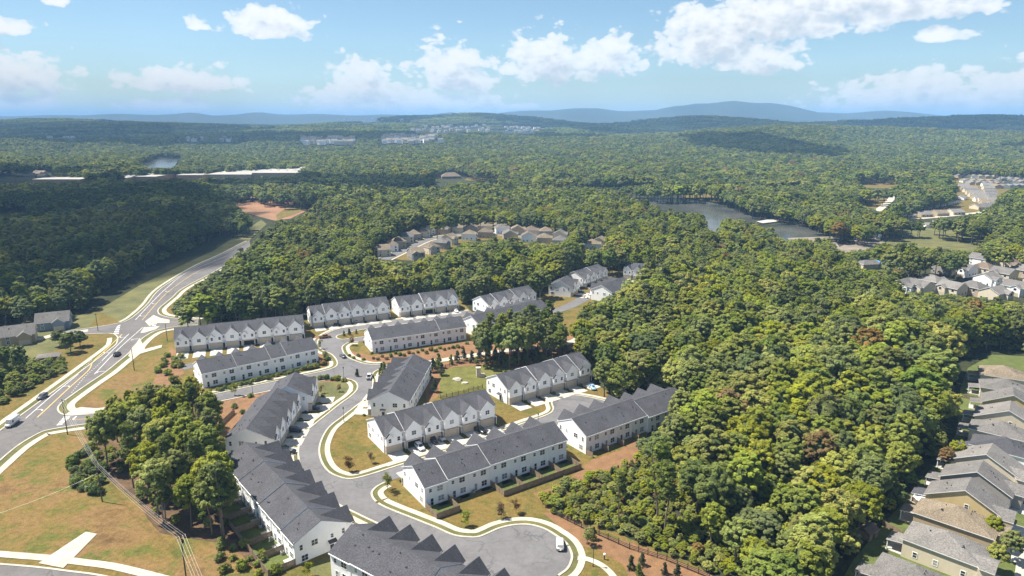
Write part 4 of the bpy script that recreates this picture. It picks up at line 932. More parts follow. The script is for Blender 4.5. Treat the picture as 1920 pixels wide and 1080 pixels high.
V = [('van', 'white', (24, 797), -1.72+.25, 'white high-roofed delivery van on the main road'), ('suv', 'grey', (80, 747), -1.55, 'grey car driving down the main road behind the van'), ('suv', 'black', (220, 667), 1.75, 'black car going up the main road past the junction'),
     ('car', 'grey', (643, 670), 2.2, 'grey car in the middle of the street junction'), ('pickup', 'brown', (609, 634), .4, 'rusty brown truck by the corner of the top street'), ('pickup', 'white', (693, 709), 1.6, 'white pickup beside the saw-tooth row'),
     ('car', 'navy', (588, 768), 0.05, 'dark blue saloon on the upper driveway of the bend row'), ('suv', 'black', (553, 810), 0.0, 'black estate on the middle driveway of the bend row'), ('suv', 'black', (541, 850), -.05, 'dark car tucked at the lowest driveway of the bend row'),
     ('suv', 'white', (787, 842), ANG_A, 'white estate in front of the open garage'), ('suv', 'black', (812, 829), ANG_A, 'black car beside a white one on the six-house row driveways'), ('car', 'silver', (827, 824), ANG_A, 'silver-white car parked right of the black one'),
     ('pickup', 'black', (900, 810), ANG_A+.1, 'black pickup on the last driveway of the six-house row'), ('car', 'blue', (1111, 729), R(-75), 'light blue car at the head of the upper turning circle'), ('suv', 'white', (1050, 1025), R(88), 'white car parked alone in the lower turning circle'),
     ('car', 'black', (628, 609), R(-64), 'black car on the left driveway of the forest-backed row'), ('car', 'silver', (668, 604), R(-64), 'silver car on the middle driveway of the forest-backed row'), ('car', 'white', (855, 585), R(-64), 'white car on the end driveway of the row of five'),
     ('car', 'black', (1083, 556), R(-20), 'black car nearest of those beside the short far row'), ('car', 'navy', (1088, 549), R(-20), 'dark car second up beside the short far row'), ('car', 'black', (1094, 542), R(-20), 'dark car farthest up beside the short far row'),
     ('suv', 'black', (1106, 538), R(-38), 'dark car left of three before the four-gabled far row'), ('car', 'grey', (1115, 534), R(-38), 'grey car middle of three before the four-gabled far row'), ('suv', 'black', (1125, 529), R(-38), 'dark car right of three before the four-gabled far row')]
for k_, c_, uv, an, lb in V: vehicle(k_, c_, at(*uv), an, lb, group='cars and trucks')
# ---------------------------------------------------------------- lamps, poles, wires
def street_lamp(uv, label, h=5.2):
    p = at(*uv); r = thing('street_lamp', p, 0, label, 'street lamp', 'black street lamps')
    put(cached('lpost', lambda: MB().tube((0, 0, 0), (0, 0, .5), .16, .13, 8).tube((0, 0, .5), (0, 0, 4.7), .08, .055, 8).mesh('post', M_METAL)), 'post', r)
    put(cached('lhead', lambda: MB().tube((0, 0, 4.7), (0, 0, 4.85), .1, .24, 8).tube((0, 0, 4.85), (0, 0, 5.25), .24, .2, 8).tube((0, 0, 5.25), (0, 0, 5.5), .28, .04, 8).mesh('lantern', M_METAL)), 'lantern', r)
for uv, lb in (((645, 712), 'black lamp post on the corner lawn at the junction'), ((645, 791), 'black lamp post at the tip of the lawn beside the six-house row'), ((1009, 803), 'black lamp post on the branch street before the upper turning circle'),
               ((1036, 689), 'black lamp post behind the row by the weedy plot'), ((1133, 737), 'black lamp post by the upper turning circle'), ((1112, 1062), 'thin black lamp post on the grass by the lower turning circle'), ((474, 738), 'black lamp post along the cross street')):
    street_lamp(uv, lb)
POLES = {}
def utility_pole(key, uv, h, label, arm=0.0, ang=0.0, lean=0.0):
    p = at(*uv); r = thing('utility_pole', p, ang, label, 'utility pole', 'wooden utility poles')
    MB().tube((0, 0, 0), (lean, 0, h), .17, .11, 8).build('pole', M_POLE, r)
    if arm:
        MB().box(-arm, -.06, h-.7, arm, .06, h-.55).build('crossarm', M_POLE, r)
        for k in (-1, -.4, .4, 1): MB().tube((arm*k*.95, 0, h-.55), (arm*k*.95, 0, h-.3), .05, .04, 6).build('insulator', M_TRIM, r)
    MB().tube((.3, 0, h-2.2), (.3, 0, h-1.3), .2, .2, 8).build('transformer', M_METAL, r) if key in ('c', 'x') else None
    POLES[key] = (p, h, ang)
utility_pole('a', (127, 815), 12.5, 'utility pole at the crossing of the second entrance', 0.9, .4)
utility_pole('b', (192, 941), 12.0, 'dark utility pole in the brown field', 0.0, .5)
utility_pole('c', (349, 1083), 11.0, 'utility pole with crossarm near the bottom edge', 1.0, .6)
utility_pole('d', (252, 695), 9.5, 'utility pole on the bank beside the road bend'); utility_pole('e', (314, 640), 8.5, 'utility pole at the first entrance left of the long row'); utility_pole('f', (184, 621), 9.0, 'utility pole by the side street left of the road', .8, .2)
utility_pole('g', (174, 830), 6.0, 'short pale leaning pole beside the tree clump', lean=.5)
def wire(a, b, label, sag=1.0, r=.022):
    a, b = Vector(a), Vector(b); N = 14; B = MB(); P = []
    for i in range(N+1):
        t = i/N; q = a.lerp(b, t); q.z -= sag*4*t*(1-t); P.append(q)
    for i in range(N): B.tube(P[i], P[i+1], r, r, 5, cap=False)
    B.build('power_line', M_WIRE, None, label=label, category='power line', group='overhead power lines')
def top(k, off, dz=-.35):
    p, h, an = POLES[k]; return p+Vector((math.cos(an)*off, math.sin(an)*off, h+dz))
E3 = at(470, 1180)
for wi, off in enumerate((-.9, -.35, .35, .9)):
    wire(top('a', off), top('b', off*.5, -.3-abs(off)*.5), f'{ORD[wi]} of four, from the left, overhead wire from the crossing pole to the field pole', .8)
    wire(top('b', off*.5, -.3-abs(off)*.5), top('c', off), f'{ORD[wi]} of four, from the left, overhead wire from the field pole to the crossarm pole', 1.0)
    wire(top('c', off), Vector((E3.x+off, E3.y-12, 10.5)), f'{ORD[wi]} of four, from the left, overhead wire leaving the picture from the crossarm pole', .8)
wire(top('b', 0, -3.5), at(-60, 1010)+Vector((0, 0, 4)), 'single service wire crossing the brown field', .8, .02)
for o_ in (-.6, 0, .6): wire(top('f', o_), at(262, 585)+Vector((0, 0, 6+o_)), ('lowest', 'middle', 'highest')[int(o_/.6)+1]+' wire from the side street pole over the road', .5, .02)
# ---------------------------------------------------------------- fences
def fence(pts, label, h=1.8, world=True, kind='wood', name='wooden_fence', group='back garden fences'):
    P = [Vector(p[:2]) for p in pts]; root = thing(name, (P[0].x, P[0].y, 0), 0, label, 'fence', group); o = P[0]
    for a, b in zip(P, P[1:]):
        Ls = (b-a).length; n = max(1, round(Ls/2.4)); an = math.atan2((b-a).y, (b-a).x)
        for i in range(n+1):
            q = a.lerp(b, i/n)-o
            if i == n and b != P[-1]: continue
            put(cached(('fpost', h, kind), lambda: MB().box(-.07, -.07, 0, .07, .07, h+.06).mesh('post', M_FENCE if kind == 'wood' else M_BLACKF)), 'post', root, (q.x, q.y, 0), an)
        for i in range(n):
            q = a.lerp(b, (i+.5)/n)-o; w = Ls/n-.15
            if kind == 'wood':
                def fn():
                    B = MB(); k = int(w/.15)
                    for j in range(k):
                        x = -w/2+w*j/k; dz = random.uniform(-.02, .02); B.box(x+.008, -.012+random.uniform(-.006, .006), .04, x+w/k-.008, .014, h+dz)
                    B.box(-w/2, .016, .35, w/2, .06, .45); B.box(-w/2, .016, h-.4, w/2, .06, h-.3)
                    return B.mesh('board_panel', M_FENCE)
                put(cached(('fpan', round(w, 1), h), fn), 'board_panel', root, (q.x, q.y, 0), an)
            else:
                for zz in (.4, .8, 1.2): put(cached(('rail', round(w, 1), zz), lambda: MB().box(-w/2, -.03, zz-.07, w/2, .03, zz+.07).mesh('rail', M_BLACKF)), 'rail', root, (q.x, q.y, 0), an)
    return root
def yard(ox, oy, ang, L, n, which, dep, label, where):
    """back gardens behind a row: ox,oy = back corner, ang = along the row"""
    X = Vector((math.cos(R(ang)), math.sin(R(ang)))); Y = Vector((X.y, -X.x)); O = Vector((ox, oy)); u = L/n
    f = lambda x, y: O+X*x+Y*y
    for a, b in which:
        fence([f(a*u, .15), f(a*u, dep), f(b*u, dep), f(b*u, .15)], label.format(a='left' if a == 0 else 'right')); MB().poly([(*f(a*u, 0), Z_LAWN+.01), (*f(a*u, dep), Z_LAWN+.01), (*f(b*u, dep), Z_LAWN+.01), (*f(b*u, 0), Z_LAWN+.01)]).build('lawn', M_GREEN, kind='structure')
        for k in range(a+1, b): fence([f(k*u, .15), f(k*u, dep-.1)], f'{ORD[k-a-1]} wooden divider fence from the {"far" if "shaded" in where else "left"} end, between gardens {where}')
    for k in range(n):
        for sx in (0.3,): MB().slab([(*f((k+.5)*u, .02), .1), (*f((k+.5)*u, 1.7), .1), (*f((k+.9)*u, 1.7), .1), (*f((k+.9)*u, .02), .1)], .08).build('patio', M_DRIVE, kind='structure')
ACN = [0]
def aircon(p, an, where, k):
    r = thing('air_conditioner', (p[0], p[1], 0.04), an, f'grey air conditioner, {ORD[k]} {where}', 'air conditioner', 'air conditioners '+where)
    put(cached('acb', lambda: MB().box(-.4, -.4, 0, .4, .4, .85).mesh('casing', mat('ac_casing', (.30, .30, .29), .6))), 'casing', r)
    put(cached('acf', lambda: MB().tube((0, 0, .851), (0, 0, .9), .33, .3, 10).mesh('fan_grille', M_METAL)), 'fan_grille', r)
yard(-23, 162, 34, 47.6, 7, [(0, 1)], 6.5, 'wooden fence round the leftmost back garden by the lower street', 'by the lower street')
yard(-23, 162, 34, 47.6, 7, [(3, 7)], 7.0, 'wooden fence enclosing the right-hand back gardens above the straw slope', 'above the straw slope')
for k in range(7):
    X = Vector((math.cos(R(34)), math.sin(R(34)))); q = Vector((-23, 162))+X*(k+.12)*6.8+Vector((X.y, -X.x))*.8; aircon(q, R(34), 'from the left behind the row above the lower circle', k)
bx = Vector((-44.8, 142.3))+Vector((math.cos(R(220)), math.sin(R(220))))*DEPTH/2
X = Vector((math.cos(R(310)), math.sin(R(310)))); far_ = bx-X*50
yard(far_.x, far_.y, 310, 50, 7, [(0, 7)], 6.5, 'long wooden fence along the yards left of the tree-shaded roofs', 'left of the tree-shaded roofs')
for k in range(7):
    q = far_+X*(k+.2)*7.1+Vector((X.y, -X.x))*.8; aircon(q, R(310), 'from the far end in yards left of the tree-shaded roofs', k)
for k in range(5):
    Xq = Vector((math.cos(R(36)), math.sin(R(36)))); q = Vector((22.7, 192))+Xq*(k*6.64+.1); n_ = Vector((Xq.y, -Xq.x))
    if k < 4: fence([q+n_*.1, q+n_*3.0], f'{ORD[k]} short privacy fence from the left behind the row ending under the forest')
fence([at(u_, v_) for u_, v_ in ((388, 832), (402, 812), (424, 790), (440, 775))], 'stained wooden fence at the back of the bend row')
fence([at(u_, v_) for u_, v_ in ((1040, 965), (1090, 990), (1140, 1012), (1180, 1030), (1250, 1052), (1330, 1085))], 'dark three-rail fence between the straw bank and the wood', kind='rail', name='rail_fence', group='dark rail fences')
fence([at(u_, v_) for u_, v_ in ((812, 700), (850, 684), (900, 678), (960, 682), (1000, 690))], 'dark rail fence above the weedy green plot', kind='rail', name='rail_fence', group='dark rail fences')
fence([at(u_, v_) for u_, v_ in ((826, 748), (870, 738), (905, 728))], 'dark rail fence below the weedy green plot', kind='rail', name='rail_fence', group='dark rail fences')
for k, (u0, v0, u1, v1) in enumerate(((1700, 935, 1735, 955), (1655, 985, 1690, 1005), (1790, 858, 1800, 862), (1802, 800, 1830, 806), (1800, 745, 1835, 752))):
    fence([at(u0, v0), at(u1, v1)], ('brown garden fence beside the tan-roofed house', 'low garden fence at the bottom of the right row', 'short fence at the wood edge by the pale roof', 'garden fence between lawns near the charcoal roof', 'garden fence high up the right row')[k], 1.5)
# retaining hedge wall and block wall behind the hedge row
# ---------------------------------------------------------------- bins, drains, small things
def wheelie(uv, c, label):
    p = at(*uv); r = thing('wheeled_bin', p, random.uniform(0, 3), label, 'bin', 'wheeled bins')
    m = mat('bin_'+c, (.03, .09, .28) if c == 'blue' else (.03, .03, .03), .5)
    MB().prism([(-.26, .08), (.26, .08), (.32, 1.0), (-.32, 1.0)], -.3, .3, 'y').build('bin_body', m, r); MB().slab([(-.36, -.34, 1.08), (.36, -.34, 1.08), (.36, .34, 1.12), (-.36, .34, 1.12)], .08).build('lid', m, r)
    MB().tube((-.28, -.34, .1), (-.28, .34, .1), .1, .1, 8).build('axle', M_RUBBER, r)
for uv, c, lb in (((765, 836), 'blue', 'blue wheeled bin at the open garage'), ((841, 817), 'blue', 'blue wheeled bin by the fourth door of the six-house row'), ((1020, 737), 'blue', 'blue wheeled bin third door of the upper row'), ((1074, 722), 'blue', 'blue wheeled bin near the end of the upper row'), ((1060, 838), 'blue', 'blue wheeled bin between the two rows of backs')):
    wheelie(uv, c, lb)
p = at(1133, 1049); r = thing('mailbox_post', p, 0, 'small dark post with white top on the grass by the path', 'post'); MB().box(-.12, -.12, 0, .12, .12, 1.2).build('post', M_METAL, r); MB().slab([(-.2, -.25, 1.55), (.2, -.25, 1.55), (.2, .25, 1.55), (-.2, .25, 1.55)], .35).build('box', M_TRIM, r)
p = at(897, 706); r = thing('stone_chimney', p, .2, 'pale stone pillar standing in the weedy plot', 'pillar'); MB().box(-.8, -.8, 0, .8, .8, 3.6).build('shaft', M_STONE, r); MB().box(-.95, -.95, 3.6, .95, .95, 3.9).build('cap', M_CONC, r); MB().box(.8, -.9, 0, 2.6, .9, 1.0).build('base', M_STONE, r)
def boulder(uv, s, label):
    p = at(*uv); B = MB(); ico = cached('ico2', lambda: ico_mesh(2))
    vs, fs = ico; i = 0
    for v in vs:
        k = 1+.3*mnoise.noise(Vector(v)*1.7+Vector((uv[0], 0, 0))); B.v.append((v[0]*s*1.4*k, v[1]*s*k, v[2]*s*.6*k+s*.15))
    B.f = list(fs); B.mi = [0]*len(fs); o = B.build('boulder', M_CONC, None, smooth=False, label=label, category='rock', group='boulders in the weedy plot'); o.location = p
import bmesh
def ico_mesh(sub):
    bm = bmesh.new(); bmesh.ops.create_icosphere(bm, subdivisions=sub, radius=1.0); vs = [tuple(v.co) for v in bm.verts]; fs = [tuple(v.index for v in f.verts) for f in bm.faces]; bm.free(); return vs, fs
boulder((857, 713), 1.5, 'larger pale boulder left in the weedy plot'); boulder((872, 719), 1.0, 'smaller pale boulder in the weedy plot')
p = at(1065, 1024); MB().tube((0, 0, 0), (0, 0, .02), .32, .32, 12).build('manhole_cover', mat('cast_iron', (.12, .11, .1), .7), None, kind='structure').location = (p.x, p.y, Z_WALK+.08)
def parasol(uv, label):
    p = at(*uv); r = thing('parasol', p, 0, label, 'parasol'); MB().tube((0, 0, 0), (0, 0, 2.3), .04, .04, 6).build('pole', M_METAL, r)
    B = MB(); n = 8
    for k in range(n):
        a, b = 2*math.pi*k/n, 2*math.pi*(k+1)/n; B.poly([(2.0*math.cos(a), 2.0*math.sin(a), 2.2), (2.0*math.cos(b), 2.0*math.sin(b), 2.2), (0, 0, 2.75)])
    B.build('canopy', mat('parasol_cloth', (.62, .68, .76), .8, .08), r)
parasol((1729, 950), 'pale blue-white round parasol behind the yellow gabled house')
def shed(uv, an, label):
    p = at(*uv); r = thing('garden_shed', p, an, label, 'shed'); MB().box(-2, -1.5, 0, 2, 1.5, 2.2).build('wall', M_FENCE, r); B = MB(); roof_shape(B, 4, 3, 2.2, 3.0, 'gable', .3); B.build('roof', [ROOFC['brown'], M_FENCE], r); MB().box(-.5, -1.54, .05, .5, -1.5, 1.9).build('door', M_DOOR, r)
shed((1626, 1006), R(35), 'brown garden shed under trees behind the tan-roofed house')
# ---------------------------------------------------------------- foliage
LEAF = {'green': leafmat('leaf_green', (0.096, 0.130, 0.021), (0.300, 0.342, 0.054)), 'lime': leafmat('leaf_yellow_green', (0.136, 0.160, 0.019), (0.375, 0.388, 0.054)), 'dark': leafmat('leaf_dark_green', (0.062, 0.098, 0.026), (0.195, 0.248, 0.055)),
        'rust': leafmat('leaf_rust', (0.14, 0.090, 0.030), (0.38, 0.250, 0.085)), 'pine': leafmat('needle_green', (0.062, 0.088, 0.022), (0.225, 0.258, 0.056)), 'conifer': leafmat('conifer_green', (0.022, 0.038, 0.018), (0.080, 0.105, 0.038))}
M_CORE = mat('crown_light_block', (0.064, 0.084, 0.024), 0.95, 0.3)  # solid core added inside each crown, stops light passing through the leaves
def rand_dirs(n, rng, zmin=-1.0):
    z = rng.uniform(zmin, 1, n); a = rng.uniform(0, 2*np.pi, n); r = np.sqrt(1-z*z)
    return np.stack([r*np.cos(a), r*np.sin(a), z], 1)
def leaf_quads(pos, nrm, size, tint, rng):
    """one bent quad per leaf spray"""
    n = len(pos); nrm = nrm/np.linalg.norm(nrm, axis=1, keepdims=True)
    ref = rand_dirs(n, rng); u = np.cross(nrm, ref); u /= np.linalg.norm(u, axis=1, keepdims=True)+1e-9; w = np.cross(nrm, u)
    a = u*size[:, None]*.62; b = w*size[:, None]*.42
    co = np.stack([pos-a, pos-b+nrm*size[:, None]*.10, pos+a, pos+b+nrm*size[:, None]*.10], 1).reshape(-1, 3)
    return co, np.repeat(tint, 1)
def assemble(name, co, tint, mat_leaf, extra=None, extra_mats=()):
    """leaf quads (4 verts each) plus extra solid geometry (list of (verts, faces, slot))"""
    V = [co]; nq = len(co)//4; F = np.arange(nq*4).reshape(-1, 4).tolist(); mi = [0]*nq; tn = tint.tolist(); off = len(co)
    for vs, fs, sl in (extra or ()):
        V.append(np.array(vs, float)); F += [tuple(off+k for k in f) for f in fs]; mi += [sl]*len(fs); tn += [0.3]*len(fs); off += len(vs)
    me = bpy.data.meshes.new(name); me.from_pydata(np.concatenate(V).tolist(), [], F)
    for m in (mat_leaf, *extra_mats): me.materials.append(m)
    me.polygons.foreach_set('material_index', mi)
    at_ = me.attributes.new('tint', 'FLOAT', 'FACE'); at_.data.foreach_set('value', np.array(tn, np.float32))
    me.update(); return me
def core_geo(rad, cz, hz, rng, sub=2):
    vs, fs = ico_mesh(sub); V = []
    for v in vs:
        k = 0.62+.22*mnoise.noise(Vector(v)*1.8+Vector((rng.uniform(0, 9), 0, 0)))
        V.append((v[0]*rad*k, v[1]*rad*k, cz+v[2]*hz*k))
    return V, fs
def trunk_geo(h, r, rng, branches=5, crown_r=4.0, start=.35):
    B = MB(); p = Vector((0, 0, -.3)); d = Vector((rng.normal(0, .03), rng.normal(0, .03), 1)); seg = 4
    for i in range(seg):
        q = p+d*(h/seg); B.tube(p, q, r*(1-.7*i/seg), r*(1-.7*(i+1)/seg), 6, cap=False); p = q; d = (d+Vector((rng.normal(0, .05), rng.normal(0, .05), 0))).normalized()
    for k in range(branches):
        z = h*(start+(.95-start)*k/max(branches, 1)); a = rng.uniform(0, 6.28); l = crown_r*rng.uniform(.5, .85)
        B.tube((0, 0, z), (l*math.cos(a), l*math.sin(a), z+l*.55), r*.38, r*.1, 5, cap=False)
    return B.v, B.f
def broadleaf(seed, kind, h=20., rad=5.6, nq=9000, nc=130, ls=.46, low=.30, cs=.62):
    rng = np.random.default_rng(seed); cz = h*(.5+low/2+.02); hz = h*(.5-low/2); mean = rng.uniform(.85, 1.15)
    # one domed crown with uneven bulges; small leaf clumps sit on and just inside its skin
    dirs = rand_dirs(nc, rng, -.62); off = rng.uniform(0, 50, 3)
    bul = np.array([mnoise.noise(Vector(v*1.35)+Vector(off))*.55+mnoise.noise(Vector(v*3.1)+Vector(off))*.28 for v in dirs])
    rad_f = np.where(rng.random(nc) < .82, rng.uniform(.86, 1.0, nc), rng.uniform(.55, .85, nc))*(.86+.5*bul)
    fl = np.where(dirs[:, 2] > 0, 1.0, .8)
    cc = dirs*np.array([rad, rad, hz*.92])*rad_f[:, None]*np.stack([np.ones(nc), np.ones(nc), fl], 1)+np.array([rng.normal(0, .4), rng.normal(0, .4), cz])
    cr = rng.uniform(.75, 1.5, nc)*cs*rad/5.6; ct = np.clip(.5+.5*bul+rng.normal(0, .09, nc), .05, .95)
    li = rng.integers(0, nc, nq); d = rand_dirs(nq, rng, -.8); pos = cc[li]+d*(cr[li]*rng.uniform(.55, 1.1, nq))[:, None]*np.array([1, 1, .8])
    out = (cc[li]-np.array([0, 0, cz])); out /= np.linalg.norm(out, axis=1, keepdims=True)+1e-6
    nrm = d*.6+out*.45+rand_dirs(nq, rng)*.42+np.array([-.12, 0, .62])
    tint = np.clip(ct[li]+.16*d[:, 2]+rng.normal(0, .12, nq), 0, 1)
    co, t = leaf_quads(pos, nrm, ls*rng.uniform(.6, 1.35, nq), tint, rng)
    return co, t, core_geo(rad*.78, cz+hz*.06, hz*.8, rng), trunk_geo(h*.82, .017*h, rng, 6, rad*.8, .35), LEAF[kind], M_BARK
def pine(seed, h=24., rad=3.6, nq=4200, nc=46, ls=.55, start=.48):
    rng = np.random.default_rng(seed); z = h*(start+(1-start)*rng.uniform(0, 1, nc)**.85); a = rng.uniform(0, 6.28, nc)
    t_ = (z/h-start)/(1-start); env = rad*(1-.72*t_**1.6)*(.55+.45*np.minimum(t_*5, 1)); rr = env*rng.uniform(.25, 1.0, nc)
    cc = np.stack([rr*np.cos(a), rr*np.sin(a), z-.1*rr], 1); cr = rng.uniform(.7, 1.3, nc); ct = np.clip(rng.normal(.5, .2, nc), .05, .95)
    li = rng.integers(0, nc, nq); d = rand_dirs(nq, rng, -.5); pos = cc[li]+d*(cr[li]*rng.uniform(.3, 1.05, nq))[:, None]*np.array([1.1, 1.1, .55])
    nrm = d+rand_dirs(nq, rng)*.8+np.array([0, 0, .5]); co, t = leaf_quads(pos, nrm, ls*rng.uniform(.5, 1.3, nq), np.clip(ct[li]+rng.normal(0, .12, nq), 0, 1), rng)
    B = MB(); B.v, B.f = trunk_geo(h*.97, .0125*h, rng, 0); B.mi = [0]*len(B.f)
    for k in range(0, nc, 2): B.tube((0, 0, z[k]-.5), tuple(cc[k]), .07, .03, 4, cap=False)
    return co, t, None, (B.v, B.f), LEAF['pine'], M_PBARK
def conifer(seed, h=3.0, rad=1.0, nq=1300, ls=.2, kind='conifer'):
    """young evergreen: ragged tiers of branches, uneven sides"""
    rng = np.random.default_rng(seed); nc = 30; z = rng.uniform(.06, .97, nc); a = rng.uniform(0, 6.28, nc); side = 1+.35*np.sin(a+rng.uniform(0, 6))
    r = rad*(1-z)**.7*rng.uniform(.35, .95, nc)*side; cc = np.stack([r*np.cos(a), r*np.sin(a), .1+z*h], 1); cr = .16+.36*rad*(1-z)*rng.uniform(.6, 1.2, nc)
    li = rng.integers(0, nc, nq); d = rand_dirs(nq, rng, -.6); pos = cc[li]+d*(cr[li]*rng.uniform(.4, 1.1, nq))[:, None]*np.array([1, 1, .8])
    co, t = leaf_quads(pos, d+rand_dirs(nq, rng)*.7+np.array([0, 0, .35]), ls*rng.uniform(.6, 1.4, nq), np.clip(rng.normal(.5, .22, nq), 0, 1), rng)
    return co, t, None, trunk_geo(h*.95, .05, rng, 6, rad*.5, .15), LEAF[kind], M_BARK
def shrub(seed, kind, rad=1.0, h=1.1, nq=900, ls=.22):
    rng = np.random.default_rng(seed); nc = 14; cd = rand_dirs(nc, rng, 0.0); cc = cd*np.array([rad*.62, rad*.62, h*.55])*rng.uniform(.6, 1.05, nc)[:, None]+np.array([0, 0, h*.4]); cr = rng.uniform(.28, .48, nc)*rad
    li = rng.integers(0, nc, nq); d = rand_dirs(nq, rng, -.6); pos = cc[li]+d*(cr[li]*rng.uniform(.6, 1.1, nq))[:, None]; pos[:, 2] = np.maximum(pos[:, 2], .05)
    co, t = leaf_quads(pos, d+rand_dirs(nq, rng)*.6+np.array([0, 0, .3]), ls*rad*rng.uniform(.6, 1.4, nq), np.clip(rng.normal(.5, .2, nq), 0, 1), rng)
    return co, t, core_geo(rad*.8, h*.42, h*.55, rng), trunk_geo(h*.4, .05, rng, 0), LEAF[kind], M_BARK
def sapling(seed, kind, h=4.5, rad=1.15, nq=1100, ls=.22, dens=14):
    rng = np.random.default_rng(seed); cc = np.stack([rng.normal(0, rad*.42, dens), rng.normal(0, rad*.42, dens), h*rng.uniform(.38, .95, dens)], 1); cr = rng.uniform(.3, .6, dens)*rad
    li = rng.integers(0, dens, nq); d = rand_dirs(nq, rng); pos = cc[li]+d*(cr[li]*rng.uniform(.4, 1.1, nq))[:, None]
    co, t = leaf_quads(pos, d+rand_dirs(nq, rng)*.8+np.array([0, 0, .3]), ls*rng.uniform(.6, 1.4, nq), np.clip(rng.normal(.5, .2, nq), 0, 1), rng)
    return co, t, None, trunk_geo(h*.85, .055, rng, 7, rad, .4), LEAF[kind], M_BARK
def two_meshes(tr, nm):
    co, t, core, trunk, ml, mb = tr
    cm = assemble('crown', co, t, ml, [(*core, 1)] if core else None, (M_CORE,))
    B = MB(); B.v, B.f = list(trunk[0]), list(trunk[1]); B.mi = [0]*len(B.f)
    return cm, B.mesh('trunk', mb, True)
def one_mesh(tr, nm):
    co, t, core, trunk, ml, mb = tr; ex = [(*trunk, 2)]
    if core: ex.append((*core, 1))
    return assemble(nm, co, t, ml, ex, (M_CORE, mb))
def tree_thing(name, protos, p, h_scale, rz, label, cat, group, sxy=None):
    cm, tm = protos; r = thing(name, p, rz, label, cat, group); r.scale = (sxy or h_scale, sxy or h_scale, h_scale)
    put(tm, 'trunk', r); put(cm, 'crown', r); return r
BL = {k: [two_meshes(broadleaf(100+i*7+j*31, k, rad=rd, h=hh, nq=nq, low=.2), k) for i, (rd, hh, nq) in enumerate(((5.4, 19, 9500), (6.2, 20, 11000), (4.6, 20, 8500)))] for j, k in enumerate(('green', 'lime', 'dark', 'rust'))}
PN = [two_meshes(pine(300+i, h=24, rad=3.6+.4*i), 'p') for i in range(3)]
CN = [two_meshes(conifer(320+i, rad=(.8, 1.05, .65, .95)[i], kind=('conifer', 'conifer', 'green', 'pine')[i]), 'c') for i in range(4)]; SH = {k: [two_meshes(shrub(330+i, k), 's') for i in range(2)] for k in ('green', 'dark', 'lime', 'rust')}
SAP = {k: [two_meshes(sapling(340+i, k), 's') for i in range(2)] for k in ('green', 'lime', 'rust')}

# ---------------------------------------------------------------- where the photograph shows open ground (picture outlines)
KEEP = [
 [(-60, 1200), (-60, 610), (60, 590), (140, 583), (182, 582), (262, 532), (335, 497), (400, 467), (493, 409), (520, 395), (526, 404), (466, 456), (402, 507), (350, 540), (322, 575), (330, 600), (345, 607), (450, 601), (570, 597),
  (575, 574), (728, 556), (733, 552), (857, 546), (863, 572), (890, 568), (893, 560), (985, 544), (1010, 552), (1028, 548), (1030, 528), (1064, 514), (1072, 508), (1115, 499), (1135, 506), (1160, 504), (1168, 493), (1222, 499), (1222, 508),
  (1172, 524), (1155, 546), (1130, 548), (1092, 574), (1075, 590), (1080, 600), (1110, 622), (1080, 645), (1075, 668), (1090, 668), (1106, 690), (1112, 722), (1150, 745), (1182, 742), (1200, 720), (1245, 728), (1235, 760), (1185, 800), (1185, 832), (1205, 842),
  (1228, 858), (1262, 885), (1292, 935), (1320, 980), (1372, 1035), (1405, 1085), (1440, 1200)],
 [(1585, 1120), (1600, 1050), (1650, 1000), (1690, 955), (1715, 900), (1772, 855), (1785, 825), (1795, 785), (1792, 740), (1788, 700), (1802, 678), (1840, 660), (1930, 672), (1990, 680), (1990, 1120)],
 [(1680, 527), (1700, 514), (1755, 488), (1800, 493), (1830, 482), (1960, 490), (1960, 572), (1880, 560), (1800, 549), (1720, 543)],
 [(1608, 486), (1705, 486), (1705, 503), (1612, 502)],
 [(700, 480), (705, 458), (735, 438), (790, 420), (860, 410), (950, 412), (1062, 428), (1066, 446), (1040, 455), (930, 444), (872, 452), (842, 468), (790, 482), (742, 488)],
 [(1095, 442), (1135, 442), (1135, 462), (1095, 462)],
 [(428, 372), (470, 367), (592, 376), (590, 387), (545, 408), (517, 412), (460, 397)],
 [(1168, 358), (1240, 360), (1280, 358), (1330, 356), (1395, 382), (1450, 397), (1505, 405), (1505, 413), (1440, 419), (1408, 412), (1356, 404), (1346, 430), (1328, 430), (1322, 398), (1262, 392), (1192, 371)],
 [(1438, 426), (1507, 411), (1580, 431), (1622, 438), (1590, 462), (1574, 463), (1560, 444), (1476, 446)],
 [(1782, 320), (1960, 326), (1960, 346), (1900, 346), (1872, 362), (1862, 385), (1800, 402), (1700, 410), (1690, 396), (1725, 386), (1790, 368), (1800, 348)],
 [(1608, 370), (1640, 366), (1682, 360), (1680, 380), (1650, 394), (1610, 380)], [(1605, 330), (1680, 330), (1682, 352), (1625, 350)],
 [(0, 316), (95, 312), (100, 330), (230, 330), (235, 322), (380, 322), (480, 313), (560, 315), (560, 326), (390, 331), (235, 335), (60, 339), (-40, 339), (-40, 318)],
 [(812, 322), (868, 318), (882, 330), (930, 322), (935, 332), (880, 338), (820, 335)], [(262, 302), (300, 289), (342, 290), (330, 312), (275, 313)], [(1560, 438), (1645, 438), (1655, 462), (1572, 470)], [(1540, 450), (1700, 425), (1860, 430), (1830, 470), (1740, 460), (1640, 450)], [(-5, 380), (50, 380), (50, 398), (-5, 400)],
]
kk = random.Random(31); TOWNS = []
def town(us, vs, n, label, group, ev=6.5, w=16, d=13):
    for i in range(n):
        p = on(kk.uniform(*us), kk.uniform(*vs)); TOWNS.append((p.x, p.y, p.z+5, label, group, ev, w, d))
